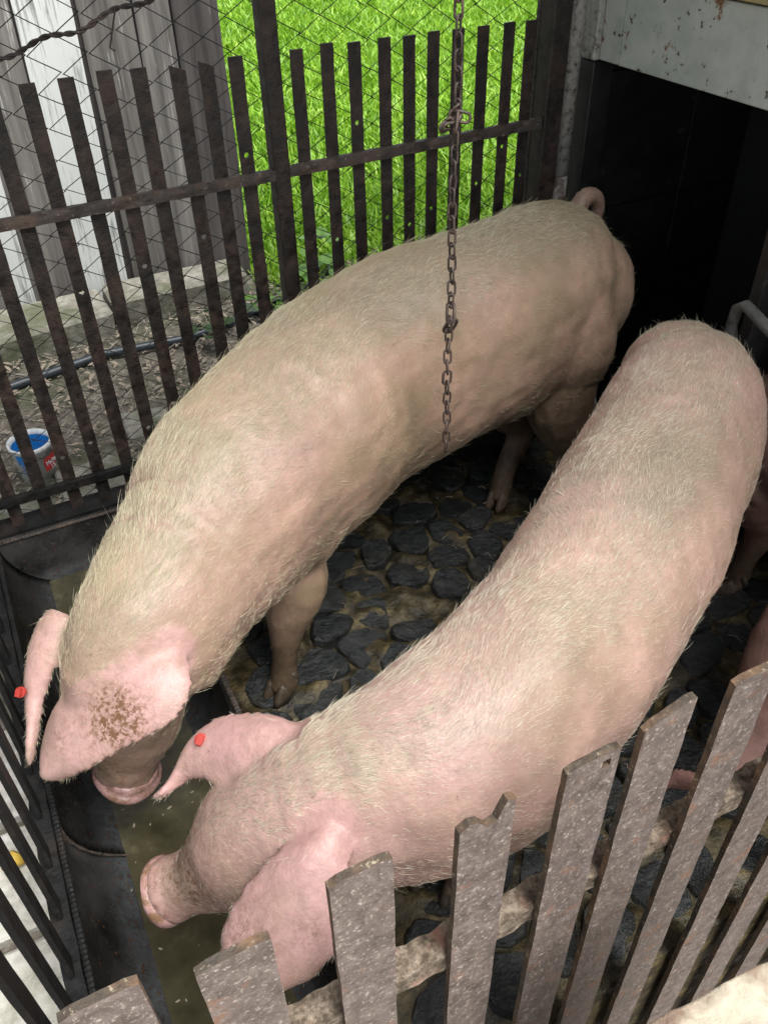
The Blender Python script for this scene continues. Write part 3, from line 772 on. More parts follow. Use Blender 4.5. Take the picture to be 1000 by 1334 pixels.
bx('roof_beam', PM[2], -.5, 1.485, 1.16, 1.24, 2.25, 2.33)
bx('roof_beam_post', PM[2], -.52, -.44, 1.16, 1.24, 0, 2.25)
bm = bmesh.new()
hp = [atx(955, 470, 1.43), atx(952, 425, 1.43), atx(960, 402, 1.43), atx(972, 398, 1.43), atx(985, 412, 1.42), atx(1010, 438, 1.41), atx(1040, 470, 1.4)]
hp = [hp[0] - Vector((0, 0, .6))] + hp
tube(bm, hp, .013, 10); tag(bm_obj('bent_pipe', bm, M['grey_pipe'], smooth=True), 'bent grey metal pipe at the barn doorway behind the right pig', 'pipe')

# ------------------------------------------------------------------ front fence
YF = .37
ff = empty('front_fence', (.4, YF, 0)); tag(ff, 'rusty flat bar fence in the foreground with uneven cut tops', 'fence')
fb = [(-.1, .843, .068, 'flat'), (.013, .808, .072, 'flat'), (.142, .846, .066, 'flat'), (.281, .834, .065, 'notch'), (.41, .843, .07, 'hole'), (.507, .862, .066, 'slant'), (.632, .856, .066, 'flat'), (.762, .85, .066, 'flat'), (.89, .85, .066, 'flat'), (1.02, .85, .066, 'flat'), (1.15, .85, .066, 'flat'), (1.28, .85, .066, 'flat'), (1.41, .85, .066, 'flat')]
def front_bar(x, top, w, kind, seed):
    bm = bmesh.new(); t = .009; z0 = -.5; nz = 100; nxs = 6
    # outline columns, top profile height offset per column
    prof = {'flat': [0] * 7, 'slant': [-.012, -.008, -.004, 0, .004, .008, .01], 'notch': [-.004, 0, -.004, -.02, -.016, .012, .012], 'hole': [0] * 7}[kind]
    rnd = random.Random(seed)
    front, back = [], []
    for j in range(nz + 1):
        s = j / nz; rf, rb = [], []
        for i in range(nxs + 1):
            u = i / nxs; ex = (u - .5) * w
            ztop = top + prof[i]; z = z0 + (ztop - z0) * s
            if j == nz and i in (0, nxs): z -= .004
            rf.append(bm.verts.new((x + ex, YF - t / 2, z))); rb.append(bm.verts.new((x + ex, YF + t / 2, z)))
        front.append(rf); back.append(rb)
    hole = (nz - 2, 4) if kind == 'hole' else None
    hj, hi = (nz - 2, 4) if kind in ('hole',) else (-1, -1)
    for j in range(nz):
        for i in range(nxs):
            if (j, i) == (hj, hi): continue
            bm.faces.new((front[j][i], front[j][i + 1], front[j + 1][i + 1], front[j + 1][i])); bm.faces.new((back[j][i + 1], back[j][i], back[j + 1][i], back[j + 1][i + 1]))
        bm.faces.new((front[j][0], front[j + 1][0], back[j + 1][0], back[j][0])); bm.faces.new((front[j][nxs], back[j][nxs], back[j + 1][nxs], front[j + 1][nxs]))
    if hj >= 0:
        a, b, c, d = (front[hj][hi], front[hj][hi + 1], front[hj + 1][hi + 1], front[hj + 1][hi]); e, f, g, h = (back[hj][hi], back[hj][hi + 1], back[hj + 1][hi + 1], back[hj + 1][hi])
        for q in ((a, b, f, e), (b, c, g, f), (c, d, h, g), (d, a, e, h)): bm.faces.new(q)
    for i in range(nxs):
        bm.faces.new((front[nz][i], front[nz][i + 1], back[nz][i + 1], back[nz][i])); bm.faces.new((front[0][i + 1], front[0][i], back[0][i], back[0][i + 1]))
    rough(bm, .0009, 16, seed * 1.3, .0005)
    es = [e for e in bm.edges if len(e.link_faces) == 2 and e.calc_face_angle() > .9]
    bmesh.ops.bevel(bm, geom=es, offset=.0014, segments=1, affect='EDGES')
    bm.normal_update()
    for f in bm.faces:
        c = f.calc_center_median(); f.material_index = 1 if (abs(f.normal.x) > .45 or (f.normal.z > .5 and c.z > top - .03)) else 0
    return bm
for i, (x, top, w, kd) in enumerate(fb):
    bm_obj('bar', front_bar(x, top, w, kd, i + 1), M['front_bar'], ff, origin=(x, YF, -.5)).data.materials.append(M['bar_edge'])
def crust_rail(z, y0=YF + .006):
    bm = bmesh.new(); nx = 150; rows = []
    for i in range(nx + 1):
        x = -.2 + 1.75 * i / nx
        sec = [(y0, z - .034), (y0, z - .015), (y0, z + .002), (y0 + .015, z + .003), (y0 + .034, z + .002), (y0 + .036, z - .005), (y0 + .016, z - .006), (y0 + .006, z - .01), (y0 + .006, z - .034)]
        rows.append([bm.verts.new((x, yy, zz)) for yy, zz in sec])
    for a, b in zip(rows, rows[1:]):
        for k in range(len(rows[0])): bm.faces.new((a[k], a[(k + 1) % 9], b[(k + 1) % 9], b[k]))
    rough(bm, .004, 40, z * 9, .0025)
    return bm_obj('crusted_rail', bm, M['crust'], ff)
crust_rail(.53)
# foreground wall top
cw = empty('low_wall', (.75, .25, 0)); tag(cw, 'rough cream rendered wall top in the bottom right foreground', 'wall')
pa, pb, pc, pd = atz(815, 1345, .62), atz(1010, 1245, .62), atz(1120, 1330, .62), atz(930, 1480, .62)
bm = bmesh.new(); nn = 60; g = []
for i in range(nn + 1):
    u = i / nn; row = []
    for j in range(41):
        v = j / 40; p = pa.lerp(pb, u * 1.5).lerp(pd.lerp(pc, u * 1.5), v); row.append(p)
    g.append(row)
top = [[bm.verts.new(p + Vector((0, 0, .012 * noise.noise(p * 22) + .004 * noise.noise(p * 70) - (.012 if j in (0, 40) else 0)))) for j, p in enumerate(r)] for r in g]
low = [[bm.verts.new((p.x + .01 * noise.noise(p * 25), p.y, -.55)) for p in r] for r in g]
for i in range(nn):
    for j in range(40): bm.faces.new((top[i][j], top[i + 1][j], top[i + 1][j + 1], top[i][j + 1]))
    bm.faces.new((top[i][0], low[i][0], low[i + 1][0], top[i + 1][0])); bm.faces.new((top[i + 1][40], low[i + 1][40], low[i][40], top[i][40]))
for i in (0, nn):
    for j in range(40): bm.faces.new((top[i][j], top[i][j + 1], low[i][j + 1], low[i][j]))
bm_obj('wall_body', bm, M['cream'], cw, smooth=True)

# ------------------------------------------------------------------ pigs
def catmull(P, n):
    P = np.array(P, float); out = []
    Q = np.vstack([2 * P[0] - P[1], P, 2 * P[-1] - P[-2]])
    for i in range(1, len(Q) - 2):
        for k in range(n):
            t = k / n; a, b, c, d = Q[i - 1], Q[i], Q[i + 1], Q[i + 2]
            out.append(.5 * ((2 * b) + (-a + c) * t + (2 * a - 5 * b + 4 * c - d) * t * t + (-a + 3 * b - 3 * c + d) * t ** 3))
    out.append(P[-1]); return np.array(out)
def loft(bm, rings, n=32):
    """rings: (centre, U, V) -> closed surface"""
    R_ = []
    for c, u, v in rings:
        R_.append([bm.verts.new(c + u * math.cos(2 * math.pi * k / n) + v * math.sin(2 * math.pi * k / n)) for k in range(n)])
    for a, b in zip(R_, R_[1:]):
        for k in range(n): bm.faces.new((a[k], a[(k + 1) % n], b[(k + 1) % n], b[k]))
    bm.faces.new(R_[0][::-1]); bm.faces.new(R_[-1])
def body_loft(bm, spine, blunt_end=False):
    """spine rows: x y z a b (rump first, snout last)"""
    P = catmull(spine, 6); rings = []
    tang = lambda i: Vector(P[min(i + 1, len(P) - 1)][:3] - P[max(i - 1, 0)][:3]).normalized()
    def fr(i):
        t = tang(i); s = t.cross(Vector((0, 0, 1)))
        s = s.normalized() if s.length > .05 else Vector((0, 1, 0)); return t, s, s.cross(t)
    t, s, u = fr(0); p = P[0]
    for q in (.99, .92, .75, .5, .25):    # rounded rump
        rings.append((Vector(p[:3]) - t * (min(p[3], p[4]) * q), s * p[3] * math.sqrt(1 - q * q), u * p[4] * math.sqrt(1 - q * q)))
    for i in range(len(P)):
        t, s, u = fr(i); p = P[i]; rings.append((Vector(p[:3]), s * p[3], u * p[4]))
    t, s, u = fr(len(P) - 1); p = P[-1]
    if blunt_end:
        rings += [(Vector(p[:3]) + t * d, s * p[3] * q, u * p[4] * q) for d, q in ((.004, .96), (.008, .8))]
    else:
        for q in (.3, .6, .9): rings.append((Vector(p[:3]) + t * (p[3] * q), s * p[3] * math.sqrt(1 - q * q), u * p[4] * math.sqrt(1 - q * q)))
    # give the cross-section a pear/egg shape: slightly narrower back ridge
    loft(bm, rings, 36)
    return P
def limb(bm, pts, n=14):
    P = catmull(pts, 4); tube(bm, [p[:3] for p in P], [float(p[3]) for p in P], n); return P
def ear_loft(bm, pairs, thick=.012, camber=.02):
    A = catmull([list(atz(*a)) for a, b in pairs], 3); B = catmull([list(atz(*b)) for a, b in pairs], 3); rings = []
    mid = (A + B) / 2
    for i in range(len(A)):
        c = Vector(mid[i]); u = Vector(B[i] - A[i]) / 2; t = Vector(mid[min(i + 1, len(A) - 1)] - mid[max(i - 1, 0)]).normalized(); nrm = u.cross(t)
        nrm = nrm.normalized() if nrm.length > 1e-6 else Vector((0, 0, 1))
        if nrm.dot(Vector((0, 0, CAMH)) - c) < 0: nrm = -nrm
        rings.append((c, u, nrm * thick * (.6 if i == len(A) - 1 else 1), nrm))
    R_ = []; n = 20
    for c, u, v, nr in rings:
        row = []
        for k in range(n):
            a = 2 * math.pi * k / n; cu = math.cos(a)
            row.append(bm.verts.new(c + u * cu + v * math.sin(a) * (1 - .35 * cu * cu) + nr * camber * (1 - cu * cu)))
        R_.append(row)
    for a, b in zip(R_, R_[1:]):
        for k in range(n): bm.faces.new((a[k], a[(k + 1) % n], b[(k + 1) % n], b[k]))
    bm.faces.new(R_[0][::-1]); bm.faces.new(R_[-1])
    return mid

def seg_field(pts, chains):
    """for every point: index of nearest chain (by distance minus radius), tangent there, param 0..1"""
    best = np.full(len(pts), 1e9); idx = np.zeros(len(pts), int); tan = np.zeros((len(pts), 3)); par = np.zeros(len(pts))
    for ci, ch in enumerate(chains):
        Q = ch['P']; r = ch['R']; m = len(Q)
        for i in range(m - 1):
            a, b = Q[i], Q[i + 1]; d = b - a; l2 = d @ d + 1e-12
            t = np.clip((pts - a) @ d / l2, 0, 1); dist = np.linalg.norm(pts - (a + t[:, None] * d), axis=1) - (r[i] * (1 - t) + r[i + 1] * t) + ch.get('bias', 0)
            w = dist < best; best[w] = dist[w]; idx[w] = ci; tan[w] = d / math.sqrt(l2); par[w] = (i + t[w]) / (m - 1)
    return idx, tan, par

def build_pig(name, label, group, spine, legs, ears, tail, skin, hmat, nhair, seed, hair_len=1., vox=.0063, lumps=(), marks=(), smooth_it=4, coat_amt=.62, coat_side=-1, hooves=True, blunt=True, eyes=()):
    rnd = np.random.default_rng(seed)
    bm = bmesh.new(); chains = []
    P = body_loft(bm, spine, blunt)
    chains.append(dict(P=P[:, :3], R=(P[:, 3] + P[:, 4]) / 2, kind='body'))
    for lg in legs:
        Q = limb(bm, lg); chains.append(dict(P=Q[:, :3], R=Q[:, 3], kind='leg', bias=.03))
    for pairs, th, cb in ears:
        mid = ear_loft(bm, pairs, th, cb); chains.append(dict(P=mid, R=np.array([.5 * (atz(*a) - atz(*b)).length for a, b in pairs]).mean() * np.ones(len(mid)), kind='ear', bias=.0))
    if tail is not None:
        Q = catmull(tail, 5); tube(bm, [q[:3] for q in Q], [float(q[3]) for q in Q], 12); chains.append(dict(P=Q[:, :3], R=Q[:, 3], kind='tail'))
    for (c, r) in lumps:
        bmesh.ops.create_icosphere(bm, subdivisions=3, radius=1, matrix=Matrix.Translation(Vector(c)) @ Matrix.Diagonal((*r, 1)))
    bmesh.ops.recalc_face_normals(bm, faces=bm.faces)
    me = bpy.data.meshes.new('tmp'); bm.to_mesh(me); bm.free()
    tmp = bpy.data.objects.new('tmp', me); C.objects.link(tmp)
    rm = tmp.modifiers.new('r', 'REMESH'); rm.mode = 'VOXEL'; rm.voxel_size = vox
    sm = tmp.modifiers.new('s', 'SMOOTH'); sm.factor = .5; sm.iterations = smooth_it
    dg = bpy.context.evaluated_depsgraph_get(); dg.update(); body = bpy.data.meshes.new_from_object(tmp.evaluated_get(dg)); body.name = 'body'
    bpy.data.objects.remove(tmp); bpy.data.meshes.remove(me)
    nv = len(body.vertices); co = np.zeros(nv * 3); body.vertices.foreach_get('co', co); co = co.reshape(-1, 3)
    nm = np.zeros(nv * 3); body.vertices.foreach_get('normal', nm); nm = nm.reshape(-1, 3)
    idx, tan, par = seg_field(co, chains)
    kinds = np.array([c['kind'] for c in chains])[idx]
    # soft folds and lumps of flesh
    disp = np.zeros(nv)
    for i in range(nv):
        p = Vector(co[i]); disp[i] = .013 * noise.noise(p * 5.5 + Vector((seed, 0, 0))) + .0022 * noise.noise(p * 13) + .003 * noise.noise(p * 24)
    # neck folds: rings across the spine behind the ears
    isb = kinds == 'body'
    disp[isb] += .0016 * np.sin(par[isb] * 150 + 3 * np.sin(co[isb, 0] * 14)) * np.exp(-((par[isb] - .56) / .05) ** 2)
    mz = isb & (par > .9)
    disp[mz] += .0006 * np.sin(par[mz] * 420 + 2.5 * np.sin(co[mz, 2] * 60)) * np.clip((par[mz] - .9) / .06, 0, 1)
    disp[kinds == 'ear'] *= .5; disp[kinds == 'tail'] = 0; disp[kinds == 'leg'] *= .5
    pink = np.zeros(nv); dirt_shade = np.zeros(nv); speck = np.full(nv, .0)
    pink[kinds == 'ear'] = .85; speck[kinds == 'ear'] = .14; speck[(kinds == 'leg') & (co[:, 2] < .3)] = .3
    pink = np.where(isb, np.clip((par - .965) / .02, 0, 1) * .9, pink)
    pink = np.where(isb, np.maximum(pink, .35 * np.exp(-((par - .6) / .12) ** 2)), pink)
    dirt_shade = np.where(kinds == 'leg', np.clip((.25 - co[:, 2]) / .1, 0, 1) * 1.0, dirt_shade)
    speck = np.where(isb, np.clip((par - .9) / .05, 0, 1) * .6, speck)
    coat = np.where(isb, np.clip((nm[:, 2] - .45) / .4, 0, 1) * coat_amt * np.clip((.95 - par) / .05, 0, 1), 0)
    coat = np.where(isb & (par > .76) & (par < .93), np.maximum(coat, .75 * np.clip((nm[:, 2] + .1) / .5, 0, 1)), coat)
    sdn = np.array([noise.noise(Vector(q) * 4 + Vector((seed, 9, 2))) for q in co]); coat = np.clip(coat * (1 + 1.2 * sdn) + .25 * isb * np.clip(sdn, 0, 1), 0, 1)
    far_side = np.cross(tan, np.array([0, 0, 1.])); coat *= np.where(np.sum(far_side * nm, 1) * coat_side > 0, 1, .55)  # olive coat tone full on one flank, weaker on the other
    dirt_shade[kinds == 'tail'] = .55
    for c, r, ws, wd, wp in marks:
        g = np.exp(-np.sum((co - np.array(c)) ** 2, axis=1) / r ** 2); speck = np.maximum(speck, g * ws); dirt_shade = np.maximum(dirt_shade, g * wd); pink = np.maximum(pink, g * wp)
    co += nm * disp[:, None]
    base = Vector((float(co[:, 0].mean()), float(co[:, 1].mean()), 0))
    root = empty(name, base); tag(root, label, 'pig', group)
    loc = co - np.array(base); body.vertices.foreach_set('co', loc.reshape(-1))
    # smooth the three masks over the surface
    ne = len(body.edges); ed = np.zeros(ne * 2, int); body.edges.foreach_get('vertices', ed); ed = ed.reshape(-1, 2)
    deg = np.bincount(ed.reshape(-1), minlength=nv)
    for nme, arr in (('pink', pink), ('dirt_shade', dirt_shade), ('speck', speck), ('coat', coat)):
        for _ in range(5):
            s_ = np.bincount(ed[:, 0], arr[ed[:, 1]], nv) + np.bincount(ed[:, 1], arr[ed[:, 0]], nv); arr = .4 * arr + .6 * s_ / np.maximum(deg, 1)
        at = body.attributes.new(nme, 'FLOAT', 'POINT'); at.data.foreach_set('value', arr.astype(np.float32))
    body.polygons.foreach_set('use_smooth', [True] * len(body.polygons)); body.update()
    body.materials.clear(); body.materials.append(skin)
    bo = link_mesh('body', body, None, root)
    # hooves
    if hooves:
        for lg in legs:
            x, y, z, r = lg[-1]; x2, y2, z2, r2 = lg[-2]
            fd = Vector((x - x2, y - y2, 0)); fd = fd.normalized() if fd.length > .004 else Vector((-.8, -.5, 0)).normalized(); sd = Vector((-fd.y, fd.x, 0))
            for s in (-1, 1):
                bm = bmesh.new(); c = Vector((x, y, 0)) + sd * s * .016 + fd * .012
                prof = [(.0, .024, .017), (.02, .021, .016), (.042, .014, .013), (.052, .005, .006)]; rr = []
                for zz, a, b in prof: rr.append([bm.verts.new(c + fd * (a * math.cos(t_) - zz * .35 + (.012 if math.cos(t_) > .7 else 0)) + sd * b * math.sin(t_) + Vector((0, 0, zz + .006))) for t_ in [2 * math.pi * k / 12 for k in range(12)]])
                for a, b in zip(rr, rr[1:]):
                    for k in range(12): bm.faces.new((a[k], a[(k + 1) % 12], b[(k + 1) % 12], b[k]))
                bm.faces.new(rr[0][::-1]); bm.faces.new(rr[-1]); bm_obj('hoof', bm, M['hoof'], root, smooth=True)
                bm = bmesh.new(); q = Vector((x, y, .06)) - fd * .024 + sd * s * .024; tube(bm, [q + Vector((0, 0, .02)) + fd * .008, q, q - Vector((0, 0, .016)) - fd * .005], [.009, .009, .004], 8); bm_obj('dewclaw', bm, M['hoof'], root, smooth=True)
    if blunt:
        t = Vector(P[-1][:3] - P[-3][:3]).normalized(); sd = t.cross(Vector((0, 0, 1))).normalized(); ud = sd.cross(t); c0 = Vector(P[-1][:3]); ra_, rb_ = P[-1][3], P[-1][4]
        bm = bmesh.new(); rr = []
        for d, q in ((-.012, .93), (-.004, 1.0), (0, .99), (.003, 1.06), (.008, 1.12), (.013, 1.14), (.018, 1.09), (.0195, 1.0), (.0185, .8), (.017, .5), (.0165, .2)):
            rr.append([bm.verts.new(c0 + t * (d + .0015 * math.sin(3 * a + d * 300)) + sd * ra_ * q * math.cos(a) * (1 + .05 * math.cos(2 * a)) + ud * rb_ * q * .95 * math.sin(a)) for a in [2 * math.pi * k / 28 for k in range(28)]])
        for a, b in zip(rr, rr[1:]):
            for k in range(28): bm.faces.new((a[k], a[(k + 1) % 28], b[(k + 1) % 28], b[k]))
        bm.faces.new(rr[-1]); bm.faces.new(rr[0][::-1]); so = bm_obj('snout_disc', bm, M['nose'], root, smooth=True)
        for s in (-1, 1):
            bm = bmesh.new(); fr_ = Matrix((sd, ud, t)).transposed().to_4x4(); bmesh.ops.create_uvsphere(bm, u_segments=12, v_segments=8, radius=1, matrix=Matrix.Translation(c0 + t * .0165 + sd * s * ra_ * .42) @ fr_ @ Matrix.Diagonal((.0095, .014, .003, 1)))
            bm_obj('nostril', bm, M['eye'], so, smooth=True)
    for e in eyes:
        bm = bmesh.new(); bmesh.ops.create_uvsphere(bm, u_segments=12, v_segments=8, radius=.011, matrix=Matrix.Translation(e)); bm_obj('eye', bm, M['eye'], root, smooth=True)
    # bristles
    if nhair:
        body.calc_loop_triangles(); nt_ = len(body.loop_triangles); tv = np.zeros(nt_ * 3, int); body.loop_triangles.foreach_get('vertices', tv); tv = tv.reshape(-1, 3)
        nn = np.zeros(nv * 3); body.vertices.foreach_get('normal', nn); nn = nn.reshape(-1, 3)
        A, B, Cc = loc[tv[:, 0]], loc[tv[:, 1]], loc[tv[:, 2]]; area = np.linalg.norm(np.cross(B - A, Cc - A), axis=1) / 2
        dens = area.copy(); kt = kinds[tv[:, 0]]; dens[kt == 'ear'] *= .9; dens[kt == 'leg'] *= .6; dens *= 1 + 1.3 * np.clip((nn[tv[:, 0], 2] - .4) / .4, 0, 1) * (kt == 'body')
        cz = loc[tv[:, 0], 2]; dens[cz < .05] = 0; dens[(kt == 'body') & (par[tv[:, 0]] > .985)] = 0
        dens *= 1 - .85 * np.clip(dirt_shade[tv[:, 0]], 0, 1)
        dens[nn[tv[:, 0], 2] < -.75] *= .1
        pick = rnd.choice(nt_, nhair, p=dens / dens.sum()); u, v = rnd.random(nhair), rnd.random(nhair); fl_ = u + v > 1; u[fl_], v[fl_] = 1 - u[fl_], 1 - v[fl_]
        q = A[pick] * (1 - u - v)[:, None] + B[pick] * u[:, None] + Cc[pick] * v[:, None]; nrm = nn[tv[pick, 0]]
        t = tan[tv[pick, 0]].copy(); kd = kinds[tv[pick, 0]]; pr = par[tv[pick, 0]]
        t[kd == 'body'] *= -1                      # spine runs rump -> snout, hair lies backwards
        t[kd == 'body'] += np.array([0, 0, -.45]) * np.clip(1.0 - nrm[kd == 'body', 2:3], 0, 1)
        t[pr > .93] *= 1
        t -= nrm * np.sum(t * nrm, axis=1)[:, None]; t /= np.linalg.norm(t, axis=1)[:, None] + 1e-9
        side = np.cross(nrm, t)
        sw = np.array([noise.noise(Vector(x_) * 6 + Vector((seed, 3, 1))) for x_ in q[:, :]]) * .9 + rnd.normal(0, .22, nhair)
        t = t * np.cos(sw)[:, None] + side * np.sin(sw)[:, None]
        ln = rnd.uniform(.006, .015, nhair) * hair_len
        ridge = (kd == 'body') & (nrm[:, 2] > .75); ln[ridge] *= 1.5
        nk = (kd == 'body') & (pr > .5) & (pr < .85) & (nrm[:, 2] > .6); ln[nk] *= 1.5
        ln[(kd == 'body') & (pr > .88)] *= .6; ln[kd == 'ear'] *= .7; ln[kd == 'leg'] *= .6
        wild = rnd.random(nhair) < .015; ln[wild] *= 1.9
        lift = rnd.uniform(.07, .2, nhair); lift[wild] += .3; lift[kd == 'ear'] *= .6
        npt = 4; s = np.linspace(0, 1, npt)[None, :, None]
        pos = q[:, None, :] + ln[:, None, None] * (t[:, None, :] * s + nrm[:, None, :] * (lift[:, None, None] * (s - .35 * s * s)) + side[:, None, :] * (rnd.normal(0, .12, nhair)[:, None, None] * s * s)) - nrm[:, None, :] * .001
        hc = bpy.data.hair_curves.new('bristles'); hc.add_curves([npt] * nhair)
        hc.attributes['position'].data.foreach_set('vector', pos.astype(np.float32).reshape(-1))
        ra = hc.attributes.get('radius') or hc.attributes.new('radius', 'FLOAT', 'POINT')
        rr = (rnd.uniform(.00012, .00024, nhair)[:, None] * np.array([1, .9, .65, .2])[None, :]); ra.data.foreach_set('value', rr.astype(np.float32).reshape(-1))
        hc.materials.append(hmat); ho = bpy.data.objects.new('bristles', hc); C.objects.link(ho); ho.parent = root; ho['kind'] = 'stuff'
    return root
def sp(px, py, z, a, b): return [*atz(px, py, z), a, b]
def ear_tag(root, p, n):
    p = Vector(p); n = Vector(n).normalized(); bm = bmesh.new()
    tube(bm, [p - n * .004, p + n * .003, p + n * .0035, p + n * .008, p + n * .0082], [.0095, .0095, .006, .0055, .003], 14)
    a = n.orthogonal().normalized(); q = p + n * .007
    fr_ = Matrix((a, n.cross(a), n)).transposed().to_4x4(); bmesh.ops.create_cube(bm, size=1, matrix=Matrix.Translation(q) @ fr_ @ Matrix.Diagonal((.014, .009, .005, 1)))
    bmesh.ops.create_cube(bm, size=1, matrix=Matrix.Translation(q - n * .006) @ fr_ @ Matrix.Diagonal((.015, .011, .002, 1)))
    bm_obj('ear_tag', bm, M['tag'], root)

QUICK = False
H1 = 0 if QUICK else 160000
# --- the large sow by the back fence
spine1 = [sp(750, 388, .61, .145, .18), sp(718, 388, .63, .187, .235), sp(645, 420, .63, .205, .255), sp(552, 460, .62, .212, .255), sp(458, 512, .6, .215, .25), sp(383, 577, .58, .21, .25), sp(315, 648, .56, .19, .235), sp(252, 733, .53, .155, .195), sp(210, 808, .5, .13, .165), sp(175, 875, .44, .115, .145), sp(175, 935, .35, .08, .095), sp(172, 975, .27, .062, .066), sp(167, 1000, .215, .06, .06)]
legs1 = [
    [(.37, 1.36, .42, .1), (.40, 1.30, .31, .075), (.365, 1.285, .2, .047), (.345, 1.27, .11, .032), (.335, 1.262, .05, .034), (.322, 1.255, .02, .03)],
    [(.33, 1.56, .42, .1), (.30, 1.58, .3, .07), (.28, 1.58, .2, .045), (.26, 1.57, .1, .033), (.25, 1.56, .05, .034), (.24, 1.55, .02, .03)],
    [(1.2, 1.62, .52, .12), (1.17, 1.66, .35, .085), (1.24, 1.66, .22, .045), (1.19, 1.64, .12, .032), (1.165, 1.625, .05, .034), (1.15, 1.615, .02, .03)],
    [(1.25, 1.56, .56, .12), (1.24, 1.5, .38, .09), (1.29, 1.49, .24, .048), (1.27, 1.49, .12, .032), (1.25, 1.48, .05, .034), (1.23, 1.47, .02, .03)]]
ear1a = [((200, 822, .54), (246, 858, .53)), ((175, 842, .545), (252, 893, .52)), ((138, 862, .53), (238, 930, .50)), ((103, 885, .50), (198, 960, .475)), ((77, 908, .465), (152, 983, .445)), ((62, 938, .43), (118, 1003, .415)), ((58, 975, .395), (90, 1015, .385)), ((66, 1004, .37), (76, 1015, .37))]
ear1b = [((66, 792, .52), (100, 806, .52)), ((46, 815, .5), (88, 838, .5)), ((34, 855, .47), (76, 872, .47)), ((31, 900, .43), (62, 905, .43)), ((35, 950, .39), (52, 952, .39)), ((39, 995, .35), (46, 998, .35))]
tc1 = Vector((1.39, 1.69, .80))
tail1 = []
for k in range(9):
    a = math.radians(215 - k * 42); tail1.append([tc1.x + .043 * math.cos(a) + .0, tc1.y + .01 * k / 2 - .03, tc1.z + .01 + .052 * math.sin(a), .026 - .0018 * k])
pig1 = build_pig('pig', 'large beige sow along the back bars, head lowered, with a dirty pink ear', 'adult pigs in the pen', spine1, legs1, [(ear1a, .011, .014), (ear1b, .011, .008)], tail1, SK1, HM1, H1, 3, 1.25,
    marks=[(atz(148, 938, .5), .045, 3.0, .25, 0), (atz(310, 720, .72), .03, 0, .3, 0), (atz(330, 600, .8), .12, 0, 0, .35), (atz(250, 890, .38), .06, .3, .3, 0), ((1.22, 1.40, .42), .18, 0, .95, 0), ((1.4, 1.46, .5), .13, 0, .6, 0), ((1.02, 1.42, .37), .14, 0, .6, 0), ((1.2, 1.64, .3), .14, 0, .8, 0), ((.75, 1.4, .34), .14, 0, .3, 0), (atz(88, 960, .44), .03, .9, 0, 0), (atz(150, 1000, .3), .05, .9, 0, 0)],  # brown dirt on belly and hams, with the shade underneath painted in
    lumps=[(atz(388, 660, .52), (.12, .1, .16)), ((1.25, 1.5, .58), (.13, .09, .17))])
ear_tag(pig1, atz(27, 902, .455), (-.4, -.5, .6))
# --- the pink pig in front
spine2 = [sp(880, 500, .62, .125, .15), sp(885, 540, .61, .165, .19), sp(855, 630, .59, .165, .19), sp(797, 735, .58, .168, .195), sp(736, 838, .57, .158, .185), sp(656, 925, .56, .152, .182), sp(570, 996, .55, .14, .168), sp(475, 1038, .53, .122, .15), sp(405, 1063, .5, .118, .134), sp(348, 1092, .46, .105, .112), sp(305, 1118, .405, .078, .08), sp(272, 1138, .365, .054, .058), sp(243, 1151, .34, .046, .05), sp(224, 1158, .325, .046, .051)]
def leg_at(x, y, dx, dy, front):
    if front: return [(x, y, .5, .08), (x - dx * .02, y - dy * .02, .3, .065), (x, y, .2, .043), (x, y, .1, .031), (x + dx * .01, y + dy * .01, .05, .033), (x + dx * .025, y + dy * .025, .02, .029)]
    return [(x, y, .54, .1), (x + dx * .03, y + dy * .03, .34, .08), (x - dx * .035, y - dy * .035, .23, .045), (x - dx * .01, y - dy * .01, .12, .031), (x, y, .05, .033), (x + dx * .02, y + dy * .02, .02, .029)]
legs2 = [leg_at(.42, .74, -.8, -.5, True), leg_at(.47, .66, -.8, -.5, True), leg_at(1.06, 1.05, -.8, -.6, False), leg_at(1.16, .97, -.8, -.6, False)]
ear2a = [((392, 945, .62), (380, 992, .61)), ((350, 929, .62), (345, 1005, .60)), ((315, 927, .605), (310, 1020, .575)), ((280, 934, .58), (280, 1021, .55)), ((254, 957, .555), (258, 1019, .53)), ((238, 990, .53), (243, 1024, .515)), ((222, 1018, .51), (226, 1035, .5)), ((206, 1038, .49), (210, 1043, .49))]
ear2b = [((410, 1080, .6), (462, 1092, .6)), ((352, 1116, .585), (456, 1145, .58)), ((310, 1163, .555), (447, 1205, .55)), ((288, 1212, .525), (437, 1252, .52)), ((284, 1250, .5), (408, 1276, .49)), ((298, 1284, .475), (365, 1292, .47)), ((318, 1296, .46), (336, 1298, .46))]
pig2 = build_pig('pig', 'pink pig with a short snout raised over the trough, standing diagonally behind the foreground bars', 'adult pigs in the pen', spine2, legs2, [(ear2a, .011, .016), (ear2b, .011, .016)], None, SK2, HM2, H1, 11, 1.05,
    marks=[(atz(405, 1215, .56), .02, .9, 0, 0), (atz(390, 1250, .52), .015, 1, 0, 0), (atz(200, 1165, .32), .05, .5, 0, .6), (atz(255, 1125, .43), .07, 1.6, .4, 0), (atz(300, 1100, .5), .06, .5, .3, 0), (atz(330, 1200, .52), .07, .7, .15, 0), (atz(745, 862, .70), .026, 0, .6, 0), (atz(570, 930, .72), .11, 0, 0, .75), (atz(640, 990, .7), .09, 0, 0, .5)])
ear_tag(pig2, atz(262, 964, .585), (-.3, -.5, .8))
